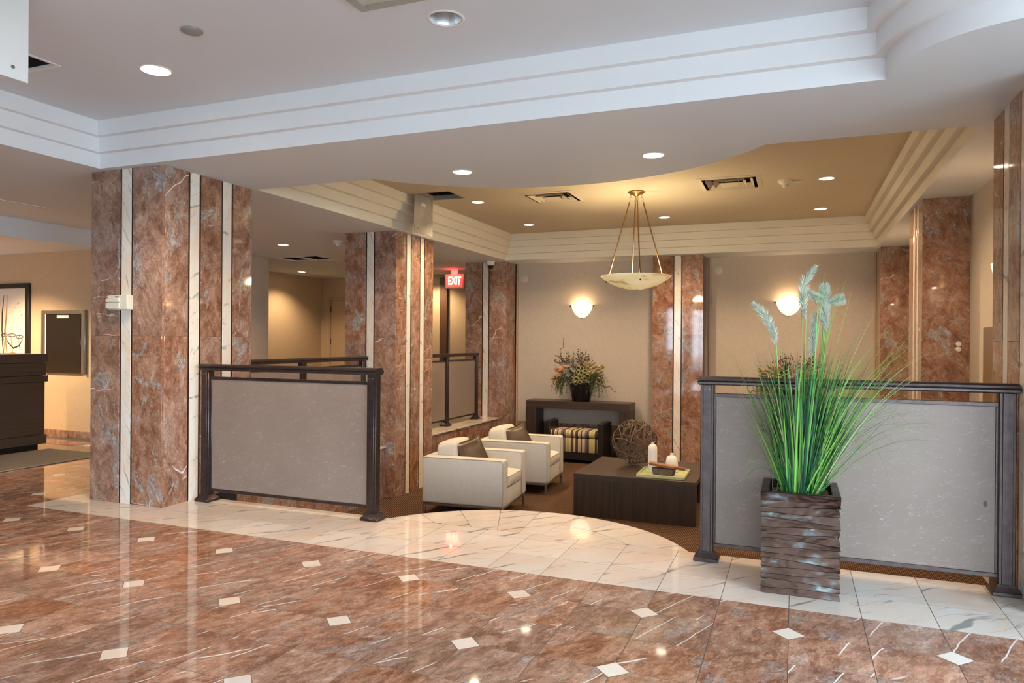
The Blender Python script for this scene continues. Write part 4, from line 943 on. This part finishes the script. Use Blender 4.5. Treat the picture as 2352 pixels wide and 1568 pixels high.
for i in range(len(pl)): bm.faces.new((a[i], a[(i+1) % len(pl)], c[(i+1) % len(pl)], c[i]))
bmesh.ops.bevel(bm, geom=bm.edges[:], offset=0.008, segments=2, affect='EDGES'); finish('box_body', bm, 'bark', t)
lid = [(-0.15, -0.03), (-0.13, -0.052), (0.10, -0.055), (0.135, -0.026), (0.205, -0.024), (0.212, 0.0), (0.205, 0.022), (0.135, 0.026), (0.10, 0.055), (-0.13, 0.052), (-0.15, 0.03)]
bm = prism(B(), lid, 0.0, 0.022); bmesh.ops.bevel(bm, geom=bm.edges[:], offset=0.006, segments=2, affect='EDGES'); bmesh.ops.transform(bm, matrix=Matrix.Translation((0, 0, 0.085)) @ Matrix.Rotation(0.11, 4, 'Y'), verts=bm.verts[:]); finish('lid', bm, 'owood', t)

# =================================================================== CONSOLES, BENCH
def console(label, x):
    t = thing('console_table', label, 'console table', (x, 10.44, ZL), 0, 'dark console tables on the rear wall')
    hx, hy, h = 0.805, 0.19, 0.87
    finish('top', box(B(), -hx, hx, -hy, hy, h-0.11, h, 0.003), 'dwoodx', t)
    for s in (-1, 1): finish('leg_panel', box(B(), min(s*hx, s*(hx-0.16)), max(s*hx, s*(hx-0.16)), -hy, hy, 0, h-0.1102, 0.003), 'dwood', t)
console('dark console table on the rear wall behind the striped bench', -3.015); console('dark console table on the rear wall hidden behind the right railing panel', -0.08)
t = thing('bench', 'striped upholstered bench with black side panels in front of the console', 'bench', (-2.985, 10.21, ZL))
hx, hy = 0.45, 0.22
for s in (-1, 1): finish('side_panel', box(B(), min(s*hx, s*(hx-0.085)), max(s*hx, s*(hx-0.085)), -hy, hy, 0.0, 0.585, 0.004), 'black', t)
finish('base', box(B(), -hx+0.086, hx-0.086, -hy+0.02, hy-0.02, 0.05, 0.16, 0.003), 'black', t)
finish('upholstered_body', box(B(), -hx+0.0865, hx-0.0865, -hy+0.012, hy-0.012, 0.161, 0.365, 0.008, 2), 'stripe', t)
finish('seat_cushion', box(B(), -hx+0.0865, hx-0.0865, -hy+0.004, hy-0.004, 0.367, 0.475, 0.045, 4), 'stripe', t)

# =================================================================== FLOWER ARRANGEMENTS
def arrangement(label, loc, seed, mirror=1):
    t = thing('flower_arrangement', label, 'flower arrangement', loc, 0, 'dried flower arrangements on consoles'); q = random.Random(seed)
    finish('pot', lathe(B(), [(0.0005, 0), (0.128, 0), (0.134, 0.006), (0.180, 0.22), (0.186, 0.268), (0.176, 0.269), (0.164, 0.23), (0.0005, 0.22)], 32), 'potblack', t)
    mx = mirror; K = 0.000806
    def Q(x, y, dy=0.0):     # spot on the front of the mound
        X, Z = (x-1215)*K, (1335-y)*K; e = 1-(X/.46)**2-((Z-.46)/.36)**2
        return Vector((X*mx, -0.19*math.sqrt(max(0.02, e))+dy, Z))
    bm = B()
    def sprig(p, d, n, s):
        p = Vector(p); d = Vector(d).normalized()
        for i in range(n):
            d = (d+Vector((q.uniform(-.25, .25), q.uniform(-.25, .25), q.uniform(-.42, -.02)))).normalized(); p2 = p+d*s
            w = d.orthogonal().normalized()*0.0016
            bm.faces.new([bm.verts.new(v) for v in (p-w, p+w, p2)])
            for _ in range(3):
                l = (d+Vector((q.uniform(-1, 1), q.uniform(-1, 1), q.uniform(-1, 1)))).normalized()*q.uniform(.012, .026); w2 = l.cross(d).normalized()*0.0045 if l.cross(d).length > 1e-4 else w
                bm.faces.new([bm.verts.new(v) for v in (p2, p2+l*.5+w2, p2+l, p2+l*.5-w2)])
            p = p2
    for k in range(130):      # trailing fern, left and right of the pot front
        x = q.uniform(880, 1110) if k % 2 else q.uniform(1330, 1560)
        p = Q(x, q.uniform(760, 930), q.uniform(.0, .12)); a = (x-1215)/400
        sprig(p, (a*mx, -.5, .2), q.randint(7, 17), .021)
    for k in range(150):      # leafy core
        a = q.uniform(0, 2*PI); e = q.uniform(.1, 1.4); d = Vector((math.cos(a)*math.cos(e), .6*math.sin(a)*math.cos(e), math.sin(e)))
        sprig(Vector((0, 0, .27))+Vector((d.x*.26, d.y*.2, d.z*.22))*q.uniform(.5, 1), d, q.randint(5, 8), .019)
    f_ = finish('fern_foliage', bm, 'fern', t, False, recalc=False); f_['kind'] = 'stuff'
    for b_ in ([(1000, 700), (880, 560), (830, 470), (810, 375), (875, 330), (880, 220), (868, 150)], [(1450, 960), (1590, 1020), (1700, 1050), (1780, 1035), (1820, 1100), (1870, 1140), (1895, 1105)], [(950, 680), (850, 660), (740, 620), (700, 590), (740, 560)], [(1240, 660), (1200, 560), (1180, 500), (1230, 430)]):
        w_ = [Vector(((x-1215)*K*mx, -.05, (1335-y)*K)) for x, y in b_]; pts = []
        for i in range(len(w_)-1):
            for s_ in (0, .5): pts.append(w_[i].lerp(w_[i+1], s_)+Vector((q.uniform(-.006, .006), q.uniform(-.006, .006), q.uniform(-.006, .006))))
        pts.append(w_[-1])
        finish('branch', tube(B(), pts, [.0075*(1-.6*i/len(pts)) for i in range(len(pts))], 6), 'twig', t)
    bm = B()
    for cx, cy, sx, sy, n in ((920, 560, 95, 50, 80), (1270, 530, 80, 60, 75)):
        for k in range(n):
            x, y = cx+q.gauss(0, sx), cy+q.gauss(0, sy); p = Vector(((x-1215)*K*mx, q.gauss(-.04, .05), (1335-y)*K))
            ell(bm, p.x, p.y, p.z, .0085, .0085, .0085, 6, 4)
            if k % 2 == 0:
                r0 = Vector(((cx*.5+1215*.5-1215)*K*mx, 0, .40)); tube(bm, [r0, p.lerp(r0, .4)+Vector((q.uniform(-.03, .03), 0, .01)), p], .0022, 4)
    f_ = finish('berry_spray', bm, 'berry', t); f_['kind'] = 'stuff'
    for x, y in ((1310, 710), (1240, 700), (1240, 770), (1290, 790), (1370, 760), (1190, 830), (1360, 810), (1270, 860), (1200, 905), (1290, 920), (1355, 895), (1415, 850), (1180, 990), (1265, 960)):
        p = Q(x, y, -.05); d = Vector((p.x*1.5, -.6, (p.z-.42)*1.2-.1)).normalized(); r = q.uniform(.027, .034)
        m_ = Matrix.Translation(p) @ d.to_track_quat('Z', 'Y').to_matrix().to_4x4()
        pd = finish('pod', lathe(B(), [(0.005, -.07), (r*.9, -.045), (r*1.05, -.01), (r, 0), (r*.80, .001), (r*.74, -.03), (0.0005, -.034)], 16, mtx=m_), 'pod', t)
        finish('pod_hollow', lathe(B(), [(0.0005, -.032), (r*.735, -.0285), (r*.75, -.012)], 14, mtx=m_), 'podin', pd)
    for x, y in ((860, 730), (905, 748), (970, 700), (830, 720), (740, 900), (790, 870), (850, 880), (900, 830), (875, 855), (845, 935), (990, 690), (720, 915)):
        p = Q(x, y, -.03); d = Vector((p.x, -.35, q.uniform(-.3, .2))).normalized(); m_ = Matrix.Translation(p) @ d.to_track_quat('Z', 'Y').to_matrix().to_4x4()
        finish('gourd', lathe(B(), [(0.0005, -.03), (.020, -.022), (.026, 0), (.018, .018), (.013, .028), (.016, .040), (.009, .054), (0.0005, .060)], 12, mtx=m_), 'gourd', t)
    for x, y in ((1470, 640), (1400, 680), (1530, 680), (1590, 690), (1640, 660), (1450, 720), (1510, 770), (1580, 780), (1640, 760), (1430, 780), (1640, 820), (1540, 730), (1350, 610), (1420, 630), (1480, 800), (1600, 720), (1660, 690), (1550, 960), (1590, 890), (1380, 640), (1500, 620)):
        p = Q(x, y, -.02); d = Vector((p.x+.1*mx, -.15, (p.z-.42)+.1)).normalized(); m_ = Matrix.Translation(p) @ d.to_track_quat('Z', 'Y').to_matrix().to_4x4()
        finish('seed_head', lathe(B(), [(0.003, -.055), (.016, -.035), (.021, 0), (.017, .028), (0.0005, .048)], 9, mtx=m_), 'tail', t)
    for x, y in ((790, 750), (1120, 710), (990, 780), (1160, 745), (1060, 650), (850, 790), (1050, 830), (940, 660)):
        p = Q(x, y, -.05); bm = B()
        for ring, (nn_, ll) in enumerate(((10, .042), (7, .028))):
            for j in range(nn_):
                a = 2*PI*(j+.5*ring)/nn_; d = Vector((math.cos(a), -.5-.5*ring, math.sin(a))).normalized()*ll; w = d.cross(Vector((0, 1, 0))).normalized()*.009
                vs = [bm.verts.new(v) for v in (p, p+d*.6+w, p+d, p+d*.6-w, p+d*.5+Vector((0, .006, 0)))]
                bm.faces.new((vs[0], vs[1], vs[2], vs[3])); bm.faces.new((vs[0], vs[4], vs[1])); bm.faces.new((vs[1], vs[4], vs[2])); bm.faces.new((vs[2], vs[4], vs[3])); bm.faces.new((vs[3], vs[4], vs[0]))
        finish('succulent_rosette', bm, 'succ', t, False)
    return t
arrangement('dried flower arrangement in a black pot under the left sconce', (-2.99, 10.42, ZL+0.87), 5)
arrangement('dried flower arrangement half hidden behind the tall grass', (-0.08, 10.42, ZL+0.87), 9, -1)

# =================================================================== PLANTER WITH GRASS
PLX, PLY = 0.030, 3.820
t = thing('planter', 'tall square hammered bronze planter in front of the right railing', 'planter', (PLX, PLY, 0))
hw, hd, H = 0.172, 0.182, 0.485
pr_ = random.Random(21)
bm = B()   # open box lining
for a in ((-hw+.012, -hw+.03, -hd+.012, hd-.012), (hw-.03, hw-.012, -hd+.012, hd-.012), (-hw+.03, hw-.03, -hd+.012, -hd+.03), (-hw+.03, hw-.03, hd-.03, hd-.012)): box(bm, *a, 0.0, H-0.002)
box(bm, -hw+.012, hw-.012, -hd+.012, hd-.012, 0.001, 0.02); finish('body', bm, 'hammer', t)
z = 0.0; nb = 14
for k in range(nb):   # overlapping wavy bands
    z1 = H*0.93*(k+1)/nb; ta, tb = pr_.uniform(-.008, .008), pr_.uniform(-.008, .008); bm = B(); lo = []; hi = []; n = 10
    ring = []
    for (ax, ay), (bx, by) in (((-hw, -hd), (hw, -hd)), ((hw, -hd), (hw, hd)), ((hw, hd), (-hw, hd)), ((-hw, hd), (-hw, -hd))):
        for i in range(n): ring.append((ax+(bx-ax)*i/n, ay+(by-ay)*i/n))
    def wv(x, y, s): return 0.0022*math.sin(13*x+9*y+s)+0.0010*math.sin(31*x-23*y+2*s)
    zb = z; s0 = k*2.1; L_ = len(ring)
    rowsv = []
    for (f_, zz, sc_) in ((0, zb, 1.0), (1, zb+0.003, 1.020), (2, z1-0.004, 0.992), (3, z1+0.008, 0.975)):
        row = []
        for x, y in ring:
            tilt = (ta if f_ < 2 else tb)*(x/hw)
            zz2 = zz+(tilt+wv(x, y, s0 if f_ < 2 else s0+2.1))*(0 if (k == 0 and f_ < 2) else 1)
            b2 = sc_+wv(y, x, s0)*2.0
            row.append(bm.verts.new((x*b2, y*b2, max(0.0005, zz2))))
        rowsv.append(row)
    for r in range(3):
        for i in range(L_): bm.faces.new((rowsv[r][i], rowsv[r][(i+1) % L_], rowsv[r+1][(i+1) % L_], rowsv[r+1][i]))
    finish('band', bm, 'hammer', t, True, 40); z = z1
bm = B(); rr = []
for q_, z_ in ((0.003, H*0.915), (0.005, H-0.003), (0.002, H), (-0.028, H), (-0.031, H-0.003), (-0.031, H*0.915)): rr.append([bm.verts.new((sx*(hw+q_), sy*(hd+q_), z_)) for sx, sy in ((-1, -1), (1, -1), (1, 1), (-1, 1))])
for k in range(6):
    for i in range(4): bm.faces.new((rr[k][i], rr[k][(i+1) % 4], rr[(k+1) % 6][(i+1) % 4], rr[(k+1) % 6][i]))
finish('rim', bm, 'hammer', t)
finish('soil', box(B(), -hw+.03, hw-.03, -hd+.03, hd-.03, 0.36, 0.440), 'dark', t)
for k in range(26):
    a = k/26*2*PI; x = max(-.118, min(.118, .17*math.cos(a)*pr_.uniform(.7, 1))); y = max(-.125, min(.125, .17*math.sin(a)*pr_.uniform(.7, 1)))
    if math.hypot(x, y) < 0.085: x *= 1.3; y *= 1.3
    o = tag(finish('pebble', ell(B(), 0, 0, 0, pr_.uniform(.014, .022), pr_.uniform(.012, .016), .010, 10, 6), 'pebble'), 'smooth brown pebble lying around the grass inside the bronze planter', 'pebble', 'pebbles in the planter')
    o.location = (PLX+x, PLY+y, 0.4505); o.rotation_euler = (0, 0, pr_.uniform(0, 3))
t = thing('ornamental_grass', 'tall green ornamental grass with pale plumes in the bronze planter', 'plant', (PLX, PLY, 0.441))
gr = random.Random(5)
def blade_path(p0, az, lean, L, droop, n=9):
    pts = []; p = Vector(p0); e = PI/2-lean
    for i in range(n+1):
        pts.append(p.copy()); s = L/n
        p = p+Vector((math.cos(az)*math.cos(e), math.sin(az)*math.cos(e), math.sin(e)))*s
        e -= droop*(i/n)**1.3*2.0/n
    return pts
def ribbon(bm, pts, w, mi):
    n = len(pts); L, R, Cc = [], [], []
    for i, p in enumerate(pts):
        tt = (pts[min(i+1, n-1)]-pts[max(i-1, 0)]).normalized(); s = tt.cross(Vector((0, 0, 1)))
        s = s.normalized() if s.length > 1e-3 else Vector((1, 0, 0)); nn = s.cross(tt); k = w*(1-(i/(n-1))**2.2)*(0.75+0.25*min(1, i/2))+0.0004
        L.append(bm.verts.new(p-s*k)); R.append(bm.verts.new(p+s*k)); Cc.append(bm.verts.new(p-nn*k*0.55))
    for i in range(n-1):
        for a, b_ in ((L, Cc), (Cc, R)):
            f = bm.faces.new((a[i], b_[i], b_[i+1], a[i+1])); f.material_index = mi
GM = ['g1', 'g2', 'g3', 'g4']
bm = B()
for k in range(560):
    a = gr.uniform(0, 2*PI); r = 0.085*math.sqrt(gr.random()); p0 = (r*math.cos(a), r*math.sin(a)*.8, -0.02)
    az = a+gr.uniform(-.7, .7)
    if gr.random() < 0.4: az = gr.uniform(-.6, .4)
    lean = abs(gr.gauss(0.0, 0.17))+0.02+r*0.9; L = gr.uniform(.35, .80)
    pts = blade_path(p0, az, lean, L, gr.uniform(.0, .55))
    if max(p.y for p in pts) > 0.21 and min(p.z for p in pts if p.y > .19) < 0.62: continue
    ribbon(bm, pts, gr.uniform(.0026, .0052), gr.choices((0, 1, 2, 3), (.34, .32, .26, .08))[0])
f_ = finish('grass_clump', bm, GM, t, True, 80, recalc=False); f_['kind'] = 'stuff'
def blade(az, lean, L, droop, w=.0042, mi=None, y0=None):
    r = gr.uniform(.02, .08); a = az+gr.uniform(-.5, .5); bm = B()
    pts = blade_path((r*math.cos(a), r*math.sin(a)*.8, -0.02), az, lean, L, droop, 14)
    pts = [Vector((p.x, min(p.y, .20) if p.z < .6 else p.y, p.z)) for p in pts]
    ribbon(bm, pts, w, 0); finish('blade', bm, gr.choice(GM[:2]+['g1', 'g4']) if mi is None else mi, t, True, 80, recalc=False)
for k in range(34): blade(gr.uniform(-.9, .35), gr.uniform(.20, .55), gr.uniform(.65, 1.0), gr.uniform(.3, 1.3), gr.uniform(.0025, .0045))
for k in range(12): blade(gr.uniform(-.6, .25), gr.uniform(.5, .75), gr.uniform(.65, .85), gr.uniform(1.3, 2.3), gr.uniform(.002, .0034))
for k in range(16): blade(PI+gr.uniform(-.5, .8), gr.uniform(.12, .36), gr.uniform(.5, .78), gr.uniform(.3, 1.5), gr.uniform(.0025, .004))
for k in range(5): blade(PI+gr.uniform(.0, .8), gr.uniform(.40, .65), gr.uniform(.34, .5), gr.uniform(2.6, 3.6), .0030)
def blade_to(tx, tz, bx, bz, ty=-.03, w=.0034, mi='g1'):
    r = gr.uniform(-.06, .06); P0 = Vector((r, gr.uniform(-.06, .02), -.02)); P1 = Vector((bx, ty, bz)); P2 = Vector((tx, ty+gr.uniform(-.06, .0), tz))
    pts = [P0*(1-u)**2+P1*2*u*(1-u)+P2*u*u for u in [i/16 for i in range(17)]]
    bm = B(); ribbon(bm, pts, w, 0); finish('blade', bm, mi, t, True, 80, recalc=False)
for a in ((.583, .721, .22, .62), (.203, 1.085, .10, .75), (.165, 1.037, .09, .65), (.223, 1.011, .12, .6), (.42, .832, .20, .55), (.47, .781, .20, .56), (.10, 1.09, .06, .5), (.08, 1.06, .05, .5), (.30, .70, .15, .4), (.27, .82, .13, .5)): blade_to(*a, w=.0040)
for a in ((.524, .291, .26, .78), (.398, .066, .30, .58), (.558, .446, .28, .72), (.60, .36, .30, .60), (.47, .20, .22, .62), (.44, .33, .24, .60), (.62, .50, .3, .55), (.36, .25, .2, .5), (.50, .42, .25, .52)): blade_to(*a, w=.0028, mi='g4' if a[1] < .4 else 'g1')
for a in ((-.262, .054, -.22, .42), (-.307, .414, -.12, .42), (-.25, .20, -.2, .5), (-.12, -.05, -.16, .36), (-.11, -.10, -.12, .28), (-.28, .52, -.1, .4), (-.23, .62, -.1, .4)): blade_to(*a, w=.0030, mi='g1' if a[1] > 0 else 'g4')
def plume(spine, rad, nh):
    bm = B(); pts = [Vector(p) for p in spine]; tube(bm, pts, .0024, 5)
    seg = [(pts[i+1]-pts[i]).length for i in range(len(pts)-1)]; tot = sum(seg)
    for k in range(nh):
        s = tot*k/nh; i = 0
        while i < len(seg)-1 and s > seg[i]: s -= seg[i]; i += 1
        p = pts[i].lerp(pts[i+1], min(1, s/seg[i])); d = (pts[i+1]-pts[i]).normalized(); u = k/nh
        fat = rad*(math.sin(PI*(u*.80+.14))**.7)*gr.uniform(.75, 1.15)
        o1 = Matrix.Rotation(gr.uniform(0, 2*PI), 3, d) @ d.orthogonal().normalized()
        h = d*fat*1.25+o1*fat*gr.uniform(.75, 1.0); w = h.cross(Vector((gr.uniform(-1, 1), gr.uniform(-1, 1), gr.uniform(-1, 1)))).normalized()*.0013
        e = p+h+o1*fat*.15
        bm.faces.new([bm.verts.new(v) for v in (p-w, p+w, p+h*.6+w*.8, e, p+h*.6-w*.8)])
    return bm
def arcpts(p0, p1, bend, n=9):
    p0, p1, b_ = Vector(p0), Vector(p1), Vector(bend); return [p0.lerp(p1, i/n)+b_*math.sin(PI*i/n) for i in range(n+1)]
PL = [[(.020, .875), (.006, .948), (.010, 1.045), (.062, 1.130)], [(.002, 1.029), (.068, .981), (.127, .955)], [(.113, .945), (.103, 1.040)], [(.112, .815), (.104, .895), (.111, .963)], [(-.115, .743), (-.153, .864), (-.227, .956)], [(.048, .685), (.056, .788), (.063, .906)], [(.105, .948), (.185, .972)]]
for k, c in enumerate(PL):
    y = -.03+.012*(k % 3); c = [Vector((x, y, z)) for x, z in c]; sp = []
    for i in range(len(c)-1):
        a, b_, d, e = c[max(0, i-1)], c[i], c[i+1], c[min(len(c)-1, i+2)]
        for j in range(5):
            u = j/5; sp.append(.5*((2*b_)+(d-a)*u+(2*a-5*b_+4*d-e)*u*u+(3*b_-a-3*d+e)*u**3))
    sp.append(c[-1])
    pm = finish('plume', plume(sp, .030, 560), 'plume', t, False, recalc=False)
    stp = arcpts((sp[0].x*.3, -.01, -.02), sp[0], (sp[0].x*.08, 0, 0)); finish('plume_stem', tube(B(), stp, .0028, 5), 'g1', pm)
